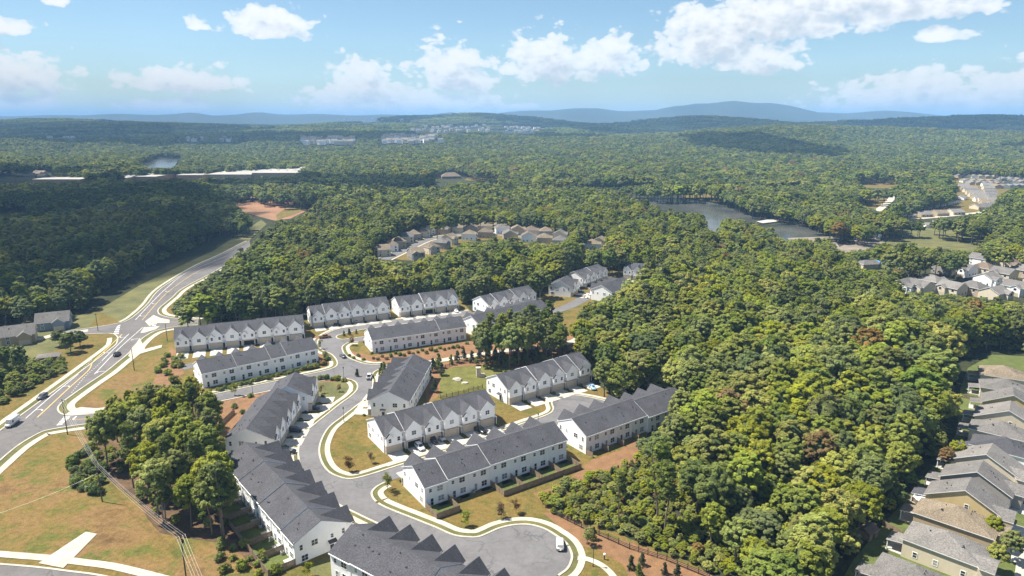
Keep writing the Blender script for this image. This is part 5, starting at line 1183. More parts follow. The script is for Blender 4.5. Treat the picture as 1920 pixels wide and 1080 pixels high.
town((566, 662), (262, 273), 50, 'pale town house on the left far hillside', 'town on the left far hillside', 8.5, 18); town((716, 828), (256, 272), 60, 'pale house in the terrace town at the picture centre', 'town at the centre far hillside', 8); town((768, 930), (237, 250), 40, 'tiny pale house below the rounded hill', 'houses below the rounded hill'); town((946, 1020), (240, 251), 36, 'tiny pale house right of the rounded hill', 'houses right of the rounded hill')
town((330, 470), (262, 268), 10, 'scattered pale far house above the small lake', 'far houses above the small lake'); town((640, 760), (221, 230), 12, 'tiny far house on the skyline', 'skyline houses'); town((90, 150), (258, 264), 6, 'pale far building at the left', 'far left buildings')
def hides_town(u, v, d, wide):
    bad = np.zeros(np.shape(u), bool)
    for x, y, z, lb, gr, ev, w, dd in TOWNS:
        uh, vh, dh = proj(x, y, z+ev*.4); bad |= (np.abs(u-uh) < wide) & (v < vh+4) & (v > vh-9) & (d < dh+40)
    return bad
def covered(X, Y, Z, H, Rd):
    """True where a crown would hide open ground of the photograph"""
    bad = np.zeros(X.shape, bool)
    for fh, fx in ((.66, 0), (.82, 0), (1.0, 0), (.72, -.75), (.72, .75)):
        u, v, _ = proj(X+fx*Rd, Y, Z+H*fh)
        for K in KEEP: bad |= pip(K, u, v)
    u1, v1, _ = proj(X, Y, Z+H*.42); bad |= pip(KEEP[0], u1, v1)
    u0, v0, _ = proj(X, Y, Z); u1, v1, _ = proj(X, Y, Z+H*.5)      # standing in the open
    bad |= pip(KEEP[0], u0, v0) & pip(KEEP[0], u1, v1)
    return bad
def rooted_ok(X, Y):
    ok = np.ones(X.shape, bool)
    for q in RECTS: ok &= ~pip(q, X, Y)
    for ln_, w in ((S6, 6), (S7, 4.5), (CL, 7), (ln, 14), (offset(ML, -12), 15), (ML, 9), (offset(ML, -20), 12), (MR, 7)):
        L = np.array([(p.x, p.y) for p in ln_])
        for c in L[:]: ok &= (X-c[0])**2+(Y-c[1])**2 > w*w
    ok &= ~pip([tuple(at(*p_).to_2d()) for p_ in ((1560, 1130), (1590, 1050), (1640, 985), (1688, 930), (1722, 885), (1755, 850), (1762, 800), (1760, 730), (1775, 685), (1835, 655), (1990, 670), (2010, 1130))], X, Y)
    for poly_ in (poly, NL+N2+N3+N4+N5+N6): ok &= ~pip([(p.x, p.y) for p in poly_], X, Y)
    return ok
def grid(c, r0, r1, amax, rng):
    n = int(2*r1*math.sin(R(amax))/c)+2; m = int(r1/c)+2
    gx, gy = np.meshgrid(np.arange(n)-n/2, np.arange(m)); gx = gx+.5*(gy % 2)
    X = (gx.ravel()+rng.uniform(-.36, .36, gx.size))*c; Y = (gy.ravel()+rng.uniform(-.36, .36, gx.size))*c*.9
    r = np.hypot(X, Y); k = (r > r0) & (r < r1) & (np.abs(np.arctan2(X, np.maximum(Y, 1))) < R(amax)) & (Y > 40); return X[k], Y[k]
def forest_points():
    rng = np.random.default_rng(5)
    X1, Y1 = grid(7.7, 95, 1000, 43, rng); X2, Y2 = grid(11.0, 1000, 3000, 41, rng)
    X = np.concatenate([X1, X2]); Y = np.concatenate([Y1, Y2]); r = np.hypot(X, Y); Z = height(X, Y)
    near = r < 1000
    lf = 1+.13*np.sin(X/37.+Y/61.)+.1*np.sin(Y/23.-X/53.)
    H = rng.uniform(13.5, 21.5, X.size)*lf*np.where(near, 1, 1.08); Rd = H*rng.uniform(.29, .39, X.size)*np.where(near, 1.0, 1.25)
    u, v, d = proj(X, Y, Z+H)
    vis = (u > -140) & (u < 2060) & (v < 1230)
    X, Y, Z, H, Rd, r = [q[vis] for q in (X, Y, Z, H, Rd, r)]
    u, v, d = proj(X, Y, Z+H); ok = ~covered(X, Y, Z, H, Rd) & ~hides_town(u, v, d, 7); X, Y, Z, H, Rd, r = [q[ok] for q in (X, Y, Z, H, Rd, r)]
    k = r < 1000; ok = np.ones(X.shape, bool); ok[k] = rooted_ok(X[k], Y[k])
    return [q[ok] for q in (X, Y, Z, H, Rd, r)]
FX, FY, FZ, FH, FR, FD = forest_points()
def kind_of(x, y, rng, d):
    """leaf colour by place: darker wood at the left, autumn tints low on the right"""
    t = rng.random()
    u, v, _ = proj(x, y, 15)
    if u < 520 and v < 620: return 'dark' if t < .62 else 'green' if t < .93 else 'lime'
    if u > 1000 and v > 780:
        return 'rust' if t < .03 else 'lime' if t < .38 else 'green' if t < .85 else 'dark'
    if d < 700: return 'rust' if t < .012 else 'lime' if t < .24 else 'green' if t < .76 else 'dark'
    return 'rust' if t < .010 else 'lime' if t < .12 else 'green' if t < .50 else 'dark'  # far woods get more dark leaves, standing in for cloud shade and haze
HUE = {'green': 'leafy green', 'lime': 'yellow-green', 'dark': 'dark green', 'rust': 'rust-brown autumn'}
def zone(x, y):
    u, v, _ = proj(x, y, 14)
    if u > 1560 and v > 560: return 'beside the right row, ' + ('below the tan-speckled roof' if v > 960 else 'level with the yellow gabled house' if v > 880 else 'level with the charcoal roof' if v > 790 else 'above the charcoal roof')
    if v > 850: return 'in the wood right of the lower turning circle, ' + ('at the bottom edge' if v > 1000 else 'behind the thicket' if u < 1400 else 'towards the detached houses')
    if u > 1090: return 'in the wide right wood, ' + ('just right of the upper turning circle' if u < 1300 and v > 640 else 'behind the far townhouse rows' if v < 600 else 'towards the detached houses' if u > 1520 else 'at its centre')
    if u < 560: return 'in the dark wood beyond the main road'
    return 'in the forest belt behind the white rows'
order = np.argsort(FD); IND = set(order[:300].tolist()); rk = random.Random(3)
for i in order[:300]:
    x, y, z, h, rd = FX[i], FY[i], FZ[i], FH[i], FR[i]; k = kind_of(x, y, rk, FD[i]); j = rk.randrange(3); s = h/19.5; rr_ = rd/(5.4, 6.2, 4.6)[j]
    tree_thing('broadleaf_tree', BL[k][j], (x, y, z), s, rk.uniform(0, 6.28), f'{HUE[k]} tree {zone(x, y)}', 'tree', f'{HUE[k]} trees {zone(x, y)}', sxy=(s+rr_)/2)

# ---------------------------------------------------------------- groves and plants set by eye
def in_poly(pxs, n, rng, sp):
    P = [tuple(at(*p).to_2d()) for p in pxs]; xs = [p[0] for p in P]; ys = [p[1] for p in P]; o = []; tries = 0
    while len(o) < n and tries < n*60:
        tries += 1; x, y = rng.uniform(min(xs), max(xs)), rng.uniform(min(ys), max(ys))
        if pip(P, np.array(x), np.array(y)) and all((x-a)**2+(y-b)**2 > sp*sp for a, b in o) and bool(rooted_small(x, y)): o.append((x, y))
    return o
BR = []
for q in RECTS:
    c = np.mean(q, 0); BR.append([tuple(c+(np.array(p)-c)*.80) for p in q])
def rooted_small(x, y):
    x, y = np.array(float(x)), np.array(float(y))
    return not any(bool(pip(q, x, y)) for q in BR) and not any(bool(pip([(p.x, p.y) for p in pl], x, y)) for pl in (poly, NL+N2+N3+N4+N5+N6))
rg = random.Random(21)
CL_T = 'in the clump left of the bend row'
for x, y in in_poly([(188, 868), (212, 896), (265, 935), (305, 990), (420, 1004), (440, 960), (425, 915), (408, 880), (400, 830), (392, 800), (330, 800), (260, 815), (195, 832)], 44, rg, 3.9):
    if rg.random() < .2: tree_thing('pine_tree', rg.choice(PN), (x, y, 0), rg.uniform(.62, .82), rg.uniform(0, 6), 'tall pine with bare trunk '+CL_T, 'tree', 'pines '+CL_T)
    else:
        k = rg.choice(('green', 'green', 'lime', 'lime', 'lime')); s = rg.uniform(.78, 1.08); tree_thing('broadleaf_tree', rg.choice(BL[k]), (x, y, 0), s, rg.uniform(0, 6), f'{HUE[k]} tree {CL_T}', 'tree', f'{HUE[k]} trees {CL_T}', sxy=s*.82)
for x, y in in_poly([(188, 868), (212, 896), (265, 935), (305, 990), (420, 1006), (440, 960), (400, 830), (330, 800), (260, 815), (195, 832)], 46, rg, 2.6):
    k = rg.choice(('green', 'dark', 'lime')); s = rg.uniform(.14, .24); tree_thing('young_tree', rg.choice(BL[k]), (x, y, -.3-2.8*s), s, rg.uniform(0, 6), f'{HUE[k]} undergrowth {CL_T}', 'young tree', f'{HUE[k]} undergrowth {CL_T}', sxy=s*1.3)
for u_, v_, s in ((421, 1012, .86), (398, 1003, .78), (312, 992, .7)):
    tree_thing('pine_tree', rg.choice(PN), at(u_, v_), s, rg.uniform(0, 6), 'tall grey-trunked pine towering over the fenced yards', 'tree', 'pines towering over the fenced yards')
def dead_tree(uv, h, label):
    rng = np.random.default_rng(12); B = MB(); p = Vector((0, 0, -.2)); P = [p]
    for i in range(6): p = p+Vector((rng.normal(0, .12), rng.normal(0, .12), h/6)); P.append(p)
    for i in range(6): B.tube(P[i], P[i+1], .2*(1-i/7), .2*(1-(i+1)/7), 6, cap=False)
    r = thing('dead_tree', at(*uv), 0, label, 'tree'); m = mat('dead_grey_wood', (.34, .30, .27), .9, .3); B.build('trunk', m, r); B = MB()
    for k in range(46):
        t = rng.uniform(.22, .98); i = min(int(t*6), 5); q = P[i].lerp(P[i+1], t*6-i); a = rng.uniform(0, 6.28); l = rng.uniform(.9, 2.4)*(1.15-t*.7); e = q+Vector((math.cos(a)*l, math.sin(a)*l, rng.uniform(-.2, .9)*l*.5)); B.tube(q, e, .05, .02, 4, cap=False)
        for _ in range(3):
            m_ = q.lerp(e, rng.uniform(.4, .95)); B.tube(m_, m_+Vector((rng.normal(0, .45), rng.normal(0, .45), rng.normal(0, .3))), .025, .012, 3, cap=False)
    B.build('branches', m, r)
dead_tree((306, 975), 13.5, 'bare grey dead tree standing in front of the left clump')
CT = 'in the central grove behind the weedy plot'
for x, y in in_poly([(898, 690), (960, 690), (1050, 676), (1060, 655), (1030, 640), (960, 655), (900, 668)], 34, rg, 3.9):
    if rg.random() < .25: tree_thing('pine_tree', rg.choice(PN), (x, y, 0), rg.uniform(.75, .98), rg.uniform(0, 6), 'slender tall pine '+CT, 'tree', 'pines '+CT)
    else:
        k = rg.choice(('green', 'green', 'lime', 'green', 'dark')); s = rg.uniform(.72, 1.0); tree_thing('broadleaf_tree', rg.choice(BL[k]), (x, y, 0), s, rg.uniform(0, 6), f'{HUE[k]} tree {CT}', 'tree', f'{HUE[k]} trees {CT}', sxy=s*.85)
for x, y in in_poly([(1098, 634), (1125, 640), (1112, 690), (1088, 690), (1084, 658)], 12, rg, 4.2):
    k = rg.choice(('green', 'lime', 'green', 'dark')); s = rg.uniform(.68, .92); tree_thing('broadleaf_tree', rg.choice(BL[k]), (x, y, -.5), s, rg.uniform(0, 6), f'{HUE[k]} tree at the bend of the gravel path', 'tree', f'{HUE[k]} trees at the bend of the gravel path', sxy=s)
for x, y in in_poly([(890, 694), (960, 694), (1050, 682), (1064, 655), (1030, 640), (960, 655), (895, 668)], 40, rg, 2.4):
    k = rg.choice(('green', 'lime', 'dark')); s = rg.uniform(.12, .24); tree_thing('young_tree', rg.choice(BL[k]), (x, y, -.3-2.8*s), s, rg.uniform(0, 6), f'{HUE[k]} undergrowth {CT}', 'young tree', f'{HUE[k]} undergrowth {CT}', sxy=s*1.3)
for u_, v_, k, s, sx in ((132, 662, 'dark', .62, .85), (150, 650, 'dark', .5, .7), (112, 650, 'dark', .5, .7), (42, 705, 'dark', .85, .7), (15, 700, 'dark', .75, .75), (28, 730, 'green', .42, .6), (-5, 728, 'dark', .5, .7), (70, 708, 'green', .36, .55), (90, 695, 'green', .3, .5)):
    tree_thing('broadleaf_tree', rg.choice(BL[k]), at(u_, v_)+Vector((0, 0, -3.0*s)), s, rg.uniform(0, 6), f'{HUE[k]} tree left of the main road near the pair of houses', 'tree', f'{HUE[k]} trees left of the main road', sxy=sx)
# tall bare-trunked trees inside the thicket
for u_, v_, s in ((1232, 985, .95), (1246, 1000, .82), (1160, 985, .62)):
    tree_thing('pine_tree', rg.choice(PN), at(u_, v_), s, rg.uniform(0, 6), 'tallest bare-trunked tree rising from the thicket' if s > .9 else 'slim bare-trunked tree right of the tallest one in the thicket' if s > .7 else 'lower bare-trunked tree at the left of the thicket', 'tree', 'bare-trunked trees in the thicket')
TH = 'in the thicket beside the lower turning circle'
for x, y in in_poly([(1012, 935), (1062, 908), (1120, 898), (1205, 858), (1262, 885), (1300, 945), (1330, 985), (1430, 1085), (1340, 1078), (1180, 1010), (1100, 985), (1040, 965)], 298, rg, 1.7):
    k = rg.choice(('green', 'lime', 'lime', 'lime', 'green')) if rg.random() > .05 else 'rust'; s = rg.choice((rg.uniform(.09, .15), rg.uniform(.09, .15), rg.uniform(.14, .22)))
    tree_thing('young_tree', rg.choice(BL[k]), (x, y, -.2-3.0*s), s, rg.uniform(0, 6), f'bushy {HUE[k]} young tree {TH}', 'young tree', f'{HUE[k]} young trees {TH}', sxy=s*1.45)
# conifers, shrubs, saplings round the houses
def plant(name, protos, uv, s, label, group, cat='shrub', sxy=None): tree_thing(name, rg.choice(protos), at(*uv), s, rg.uniform(0, 6), label, cat, group, sxy)
for u_, v_ in ((1183, 1068), (1204, 1060), (1198, 1080), (1246, 1076), (1270, 1084), (1130, 905), (1147, 898), (1158, 890), (1112, 1012)): plant('young_conifer', CN, (u_, v_), rg.uniform(.9, 1.3), 'small cone-shaped evergreen on the pine straw bank', 'evergreens on the straw banks', 'conifer')
for u_, v_ in ((812, 698), (822, 690), (828, 704), (846, 684), (803, 712), (815, 735), (885, 680), (900, 676), (915, 674), (930, 676), (945, 680), (965, 682), (985, 684), (1005, 682), (870, 676), (858, 680)): plant('young_conifer', CN, (u_, v_), rg.uniform(1.5, 2.4), 'narrow evergreen in the screen beside the weedy plot', 'evergreens beside the weedy plot', 'conifer')
for i in range(26):
    t = i/25; plant('hedge_shrub', SH['dark' if i % 3 else 'green'], (408+t*186, 733-t*45+rg.uniform(-2, 2)), rg.uniform(.9, 1.5), 'dark clipped shrub in the hedge below the cross-street row', 'hedge below the cross-street row')
for i in range(22):
    t = i/21; plant('shrub', SH[rg.choice(('dark', 'green', 'rust'))], (700+t*175, 672-t*25+rg.uniform(-4, 6)), rg.uniform(.8, 1.4), 'low shrub on the mulched bank under the row of backs', 'shrubs on the mulched bank')
for u_, v_ in ((655, 668), (663, 672), (672, 668), (682, 676), (697, 664)): plant('shrub', SH['green'], (u_, v_), rg.uniform(.8, 1.2), 'small round shrub in the bed at the junction corner', 'shrubs at the junction corner')
for u_, v_, s in ((645, 630, .9), (655, 628, 1.1), (668, 626, .8), (670, 690+16, 1.1), (712, 703, 1.0), (720, 700, 1.6), (716, 697, 1.3)): plant('young_conifer', CN, (u_, v_), s, 'small dark conifer in a street-corner bed', 'street-corner conifers', 'conifer')
for u_, v_ in ((570, 720), (588, 713), (600, 712), (612, 711), (632, 713), (645, 716), (622, 713), (480, 765), (455, 775), (500, 752), (520, 742), (535, 735), (470, 745), (440, 765)): plant('shrub', SH[rg.choice(('dark', 'green', 'lime'))], (u_, v_), rg.uniform(1.0, 1.7), 'mixed shrub along the cross street behind the bend row', 'shrubs behind the bend row')
for u_, v_ in ((597, 680), (605, 684), (615, 676), (590, 690), (610, 668), (580, 692)): plant('shrub', SH[rg.choice(('dark', 'green', 'lime', 'rust'))], (u_, v_), rg.uniform(1.2, 1.9), 'bushy planting at the end of the hedge', 'bushes at the hedge end')
for u_, v_, k, s, lb in ((655, 884, 'rust', 1.15, 'brown-leaved sapling left on the curved lawn'), (697, 868, 'rust', .8, 'thin sapling right on the curved lawn'), (727, 920, 'green', 1.2, 'leafy green sapling at the corner of the branch street'), (874, 987, 'green', 1.0, 'green sapling on the lawn before the lower circle'), (940, 972, 'rust', 1.0, 'brown sapling on the lawn before the lower circle'),
                         (968, 962, 'rust', .9, 'second brown sapling below the garden fence'), (577, 1082, 'lime', .8, 'lime sapling on the side lawn at the bottom'), (1101, 1030-8, 'green', 1.1, 'green sapling on the straw ring of the lower circle'), (602, 738, 'rust', .7, 'small sapling on the corner lawn'), (636, 735, 'rust', .7, 'small bare sapling on the corner lawn right side'),
                         (660, 648, 'rust', 1.0, 'bare reddish sapling at the alley island'), (600, 655, 'green', .9, 'green sapling at the street bend by the hedge'), (395, 752, 'lime', 1.1, 'yellowish street sapling along the cross street, left'), (440, 742, 'lime', 1.1, 'yellowish street sapling along the cross street, right')):
    plant('sapling', SAP[k], (u_, v_), s, lb, 'young street trees', 'sapling')
for u_, v_, k, s in ((1855, 1020, 'lime', .42), (1862, 1075, 'lime', .42), (1893, 1055, 'green', .45), (1790, 870, 'lime', .42), (1755, 860, 'lime', .5), (1770, 880, 'rust', .4)): tree_thing('young_tree', BL[k][0], at(u_, v_), s, rg.uniform(0, 6), f'{HUE[k]} small tree beside the right row of houses', 'young tree', f'{HUE[k]} small trees beside the right row', sxy=s*1.05)
for x, y in in_poly([(0, 760), (0, 690), (60, 680), (120, 680), (118, 700), (60, 728), (20, 755)], 60, rg, 2.2): tree_thing('bush', rg.choice(BL['green']), (x, y, -1.3), rg.uniform(.16, .28), rg.uniform(0, 6), 'rambling green bush on the bank left of the main road', 'bush', 'bushes on the bank left of the road', sxy=rg.uniform(.28, .42))
for x, y in in_poly([(120, 850), (180, 835), (200, 880), (185, 930), (150, 925), (125, 890)], 30, rg, 1.6): plant2 = tree_thing('bush', rg.choice(SH['green']+SH['dark']), (x, y, 0), rg.uniform(1.0, 2.3), rg.uniform(0, 6), 'dark scrub bush in the brown field by the poles', 'bush', 'scrub in the brown field')
for x, y in in_poly([(400, 1010), (470, 1010), (520, 1075), (430, 1090), (380, 1040)], 14, rg, 2.0): tree_thing('bush', rg.choice(SH['lime']+SH['green']), (x, y, 0), rg.uniform(.9, 1.8), rg.uniform(0, 6), 'yellow-green bush at the foot of the pines', 'bush', 'bushes at the foot of the pines')
for x, y in in_poly([(320, 655), (338, 660), (345, 690), (300, 722), (285, 712), (300, 680)], 14, rg, 2.2): tree_thing('bush', rg.choice(SH['lime']+SH['green']), (x, y, 0), rg.uniform(1.2, 2.0), rg.uniform(0, 6), 'green bush on the bank left of the long row', 'bush', 'bushes left of the long row')
for q in DRIVES:
    c = (q[1]+(q[2]-q[1])*.22); d = (q[1]-q[0]).normalized(); p = c+d*.8
    if pip([(a_.x, a_.y) for a_ in NL+N2+N3+N4+N5+N6], np.array(p.x), np.array(p.y)): continue
    tree_thing('shrub', rg.choice(SH['dark']), (p.x, p.y, 0), rg.uniform(.55, .9), rg.uniform(0, 6), 'small dark shrub between two townhouse driveways', 'shrub', 'shrubs between driveways')

# ---------------------------------------------------------------- the rest of the forest: one mass
def forest_mass():
    col = bpy.data.collections.new('forest_kinds'); names = []
    spec = []
    for k in ('green', 'lime', 'dark', 'rust'):
        for j in range(3): spec.append((k, 19.5, (5.4, 6.2, 4.6)[j], 7500, 120, .50, .64))
    for k in ('green', 'lime', 'dark', 'rust'):
        for j in range(2): spec.append((k, 19.5, (5.6, 6.4)[j], 900, 50, 1.3, .9))
    for i, (k, h, rd, nq, nc, ls, cs_) in enumerate(spec):
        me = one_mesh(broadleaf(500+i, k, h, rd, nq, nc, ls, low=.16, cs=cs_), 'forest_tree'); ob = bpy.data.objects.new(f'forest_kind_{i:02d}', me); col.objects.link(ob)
    n0 = len(spec)
    # patches of many crowns for the far hills
    rng = np.random.default_rng(77)
    for i in range(3):
        cs, ts = [], []
        for x in np.arange(-48, 48, 11.):
            for y in np.arange(-48, 48, 11.):
                px_, py_ = x+rng.uniform(-4, 4), y+rng.uniform(-4, 4); n = 46; d = rand_dirs(n, rng, -.1); hh = rng.uniform(12, 20); rd = rng.uniform(5.5, 8.0)
                pos = d*np.array([rd, rd, 5.5])+np.array([px_, py_, hh-5]); co, t = leaf_quads(pos, d+rand_dirs(n, rng)*.35, np.full(n, 4.2), np.clip(np.full(n, rng.normal(.45, .25))+rng.normal(0, .1, n), 0, 1), rng); cs.append(co); ts.append(t)
        me = assemble('far_patch', np.concatenate(cs), np.concatenate(ts), LEAF['green' if i != 1 else 'dark']); ob = bpy.data.objects.new(f'forest_kind_{n0+i:02d}', me); col.objects.link(ob)
    for i in range(3):
        ob = bpy.data.objects.new(f'forest_kind_{n0+3+i:02d}', one_mesh(pine(700+i, h=22, rad=4.0+.4*i, nq=3600, ls=.62, start=.36), 'forest_pine')); col.objects.link(ob)
    keep = np.array([i for i in range(len(FX)) if i not in IND]); rr = random.Random(9)
    pts, idx, scl, rot = [], [], [], []
    K = {'green': 0, 'lime': 1, 'dark': 2, 'rust': 3}
    for i in keep:
        k = K[kind_of(FX[i], FY[i], rr, FD[i])]; s = FH[i]/19.5
        if FD[i] < 900 and rr.random() < (.28 if FX[i] < -150 else .09):
            idx.append(n0+3+rr.randrange(3)); s = FH[i]*1.1/22; pts.append((FX[i], FY[i], FZ[i]-.2)); scl.append((s*1.1, s*1.1, s)); rot.append(rr.uniform(0, 6.28)); continue
        if FD[i] < 720: j = rr.randrange(3); idx.append(k*3+j); sx = (s+FR[i]/(5.4, 6.2, 4.6)[j])/2
        else: j = rr.randrange(2); idx.append(12+k*2+j); sx = (s+FR[i]/(5.6, 6.4)[j])/2
        pts.append((FX[i], FY[i], FZ[i]-.2)); scl.append((sx, sx, s)); rot.append(rr.uniform(0, 6.28))
    # undergrowth and young trees between the trunks
    rng = np.random.default_rng(18); X, Y = grid(4.6, 95, 620, 42, rng); Hh = rng.uniform(3.0, 7.5, X.size); u, v, _ = proj(X, Y, Hh); Zz = np.zeros(X.shape)
    ok = (u > -60) & (u < 1980) & (v < 1130); X, Y, Hh, Zz = [q[ok] for q in (X, Y, Hh, Zz)]
    bad = np.zeros(X.shape, bool)
    for fh, fx in ((.15, 0), (1.0, 0), (.5, -1.6), (.5, 1.6)):
        u, v, _ = proj(X+fx, Y, Hh*fh)
        for Kp in KEEP: bad |= pip(Kp, u, v)
    X, Y, Hh = X[~bad], Y[~bad], Hh[~bad]; ok = rooted_ok(X, Y); X, Y, Hh = X[ok], Y[ok], Hh[ok]
    for x, y, h in zip(X, Y, Hh):
        s = h/15.; pts.append((x, y, -4.6*s)); idx.append(12+K[kind_of(x, y, rr, 300)]*2+rr.randrange(2)); scl.append((s*1.3, s*1.3, s)); rot.append(rr.uniform(0, 6.28))
    rng = np.random.default_rng(8); X, Y = grid(82, 2960, 8600, 41, rng); Z = height(X, Y); u, v, _ = proj(X, Y, Z+14); ok = np.ones(X.shape, bool)
    u, v, dd_ = proj(X, Y, Z+15); ok &= ~hides_town(u, v, dd_, 13)
    for fx in (-40, 0, 40):
        for zz in (6, 18):
            uu, vv, _ = proj(X+fx, Y, Z+zz)
            for Kp in KEEP: ok &= ~pip(Kp, uu, vv)
    for x, y, z in zip(X[ok], Y[ok], Z[ok]): pts.append((x, y, z-1.5)); idx.append(n0+rr.randrange(3)); scl.append((1, 1, rr.uniform(.9, 1.2))); rot.append(rr.choice((0, 1.5708, 3.1416, 4.7124)))
    me = bpy.data.meshes.new('forest'); me.from_pydata(pts, [], [])
    a = me.attributes.new('kind_index', 'INT', 'POINT'); a.data.foreach_set('value', np.array(idx, np.int32))
    a = me.attributes.new('size', 'FLOAT_VECTOR', 'POINT'); a.data.foreach_set('vector', np.array(scl, np.float32).ravel())
    a = me.attributes.new('turn', 'FLOAT_VECTOR', 'POINT'); t3 = np.zeros((len(rot), 3), np.float32); t3[:, 2] = rot; a.data.foreach_set('vector', t3.ravel())
    o = put(me, 'forest', kind='stuff', label='dense mixed forest covering the hills out to the horizon', category='forest')
    ng = bpy.data.node_groups.new('forest_nodes', 'GeometryNodeTree'); ng.interface.new_socket('Geometry', in_out='INPUT', socket_type='NodeSocketGeometry'); ng.interface.new_socket('Geometry', in_out='OUTPUT', socket_type='NodeSocketGeometry')
    N = ng.nodes; gi = N.new('NodeGroupInput'); go = N.new('NodeGroupOutput'); ci = N.new('GeometryNodeCollectionInfo'); ci.inputs['Collection'].default_value = col; ci.inputs['Separate Children'].default_value = True; ci.inputs['Reset Children'].default_value = True
    ip = N.new('GeometryNodeInstanceOnPoints'); ip.inputs['Pick Instance'].default_value = True
    def attr(nm, dt):
        q = N.new('GeometryNodeInputNamedAttribute'); q.data_type = dt; q.inputs['Name'].default_value = nm; return q.outputs['Attribute']
    e2r = N.new('FunctionNodeEulerToRotation')
    ng.links.new(gi.outputs[0], ip.inputs['Points']); ng.links.new(ci.outputs[0], ip.inputs['Instance']); ng.links.new(attr('kind_index', 'INT'), ip.inputs['Instance Index']); ng.links.new(attr('size', 'FLOAT_VECTOR'), ip.inputs['Scale'])
    ng.links.new(attr('turn', 'FLOAT_VECTOR'), e2r.inputs[0]); ng.links.new(e2r.outputs[0], ip.inputs['Rotation']); ng.links.new(ip.outputs[0], go.inputs[0])
    md = o.modifiers.new('forest', 'NODES'); md.node_group = ng
    print('forest instances', len(pts))
forest_mass()
# ---------------------------------------------------------------- water and far things
def lake(name, pts, z=.25, m=None): sheet(name, [tuple(at(*p, z).to_2d()) for p in pts], z, m or M_WATER, pixels=False, k=3)
lake('lake', [(1160, 358), (1240, 361), (1280, 371), (1320, 378), (1390, 385), (1450, 398), (1505, 406), (1500, 412), (1430, 421), (1340, 440), (1300, 440), (1270, 410), (1190, 380)])
lake('pond', [(1420, 432), (1450, 422), (1507, 413), (1580, 432), (1650, 438), (1660, 458), (1600, 482), (1500, 470), (1440, 455)])
sheet('dam', [(1418, 417), (1440, 413), (1500, 404), (1508, 407), (1500, 412), (1430, 420)], .9, M_DRIVE)
sheet('shore', [(1278, 368), (1310, 358), (1335, 352), (1350, 372), (1395, 382), (1388, 388), (1330, 379), (1290, 373)], .5, M_LAWN)
M_MUD = mat('pale_mud', (.25, .21, .17), .7, .3, .05, col2=(.10, .09, .07))
sheet('mudflat', [(1476, 447), (1560, 444), (1574, 464), (1600, 452), (1640, 446), (1660, 455), (1600, 478), (1540, 482), (1490, 465)], .35, M_MUD)
sheet('marsh', [(1540, 455), (1620, 440), (1700, 425), (1860, 432), (1840, 475), (1740, 465), (1640, 470)], .1, M_VERGE)
lake('lake', [(255, 306), (280, 298), (300, 288), (345, 289), (335, 300), (320, 316), (270, 318)], 2.5)
sheet('clay_field', [(425, 374), (470, 366), (595, 376), (590, 388), (545, 410), (515, 414), (455, 398)], .1, M_SOIL)
sheet('clay_track', [(517, 404), (530, 394), (585, 381), (592, 385), (548, 404), (520, 412)], .16, M_LAWN)
sheet('bare_patch', [(-20, 378), (52, 378), (52, 402), (-20, 404)], .1, M_FIELD)
sheet('meadow', [(1605, 378), (1650, 370), (1672, 374), (1650, 394), (1612, 386)], .1, M_LAWN); S_ = smooth(px([(1645, 396), (1660, 384), (1672, 372), (1680, 355)]), 5); strip('road', S_, -4, 4, .2, M_CONC)
sheet('meadow', [(1600, 330), (1685, 328), (1685, 355), (1620, 352)], .1, M_LAWN)
sheet('housing_ground', [(1680, 412), (1690, 395), (1780, 368), (1790, 318), (2000, 322), (2000, 348), (1905, 348), (1875, 366), (1868, 390), (1800, 405)], .1, M_LAWN)
sheet('lawn', [(1600, 504), (1610, 484), (1710, 484), (1715, 505)], .1, M_GREEN)
M_COURT = mat('blue_court', (.08, .26, .50), .6, .1)
sheet('swimming_pool', [(1620, 489), (1652, 489), (1655, 494), (1622, 495)], .2, M_COURT); sheet('sports_court', [(1655, 490), (1697, 490), (1698, 498), (1658, 499)], .2, M_COURT)
p = at(1628, 502); house('grey-roofed clubhouse beside the blue pool', p, R(10), 14, 8, 'cream', 'grey', 'hip', 3.4, 2.2, detail=0, keep=False, name='clubhouse')
for u_, v_, an in ((1745, 426, 5), (1768, 420, 5), (1860, 425, 5)):
    p = at(u_, v_); house('low blue-roofed shelter by the marsh', p, R(an), 16, 9, 'white', 'blue' if 'blue' in ROOFC else 'light', 'gable', 3, 1.6, detail=0, keep=False, name='shelter', group='shelters by the marsh')
# housing estate at the far right
def far_house(p, an, label, group, w=13, d=11, z=None, wc=None, rc=None, ev=4.4, rs=2.8):
    wc = wc or kk.choice(('cream', 'white', 'tan', 'cream')); rc = rc or kk.choice(('light', 'tan', 'light', 'grey'))
    key = ('fh', w, d, wc, rc, ev)
    def fn():
        B = MB(); B.prism([(-d/2, -3), (d/2, -3), (d/2, ev), (0, ev+rs), (-d/2, ev)], -w/2, w/2, 'x', 0)
        C2 = MB(); roof_shape(C2, w, d, ev, ev+rs, 'gable'); i = len(B.v); B.v += C2.v; B.f += [tuple(i+k for k in f) for f in C2.f]; B.mi += [1+m_ for m_ in C2.mi]
        for k in (-.3, 0, .3):
            for zz in ((1.0, 2.2), (3.2, 4.2)) if ev > 5 else ((1.0, 2.3),): B.box(k*w-.6, -d/2-.03, zz[0], k*w+.6, -d/2, zz[1], 3)
        return B.mesh('house', [WALLC[wc], ROOFC[rc], M_TRIM, M_GLASS])
    put(cached(key, fn), 'house', None, (p[0], p[1], p[2]), an, label=label, category='house', group=group)
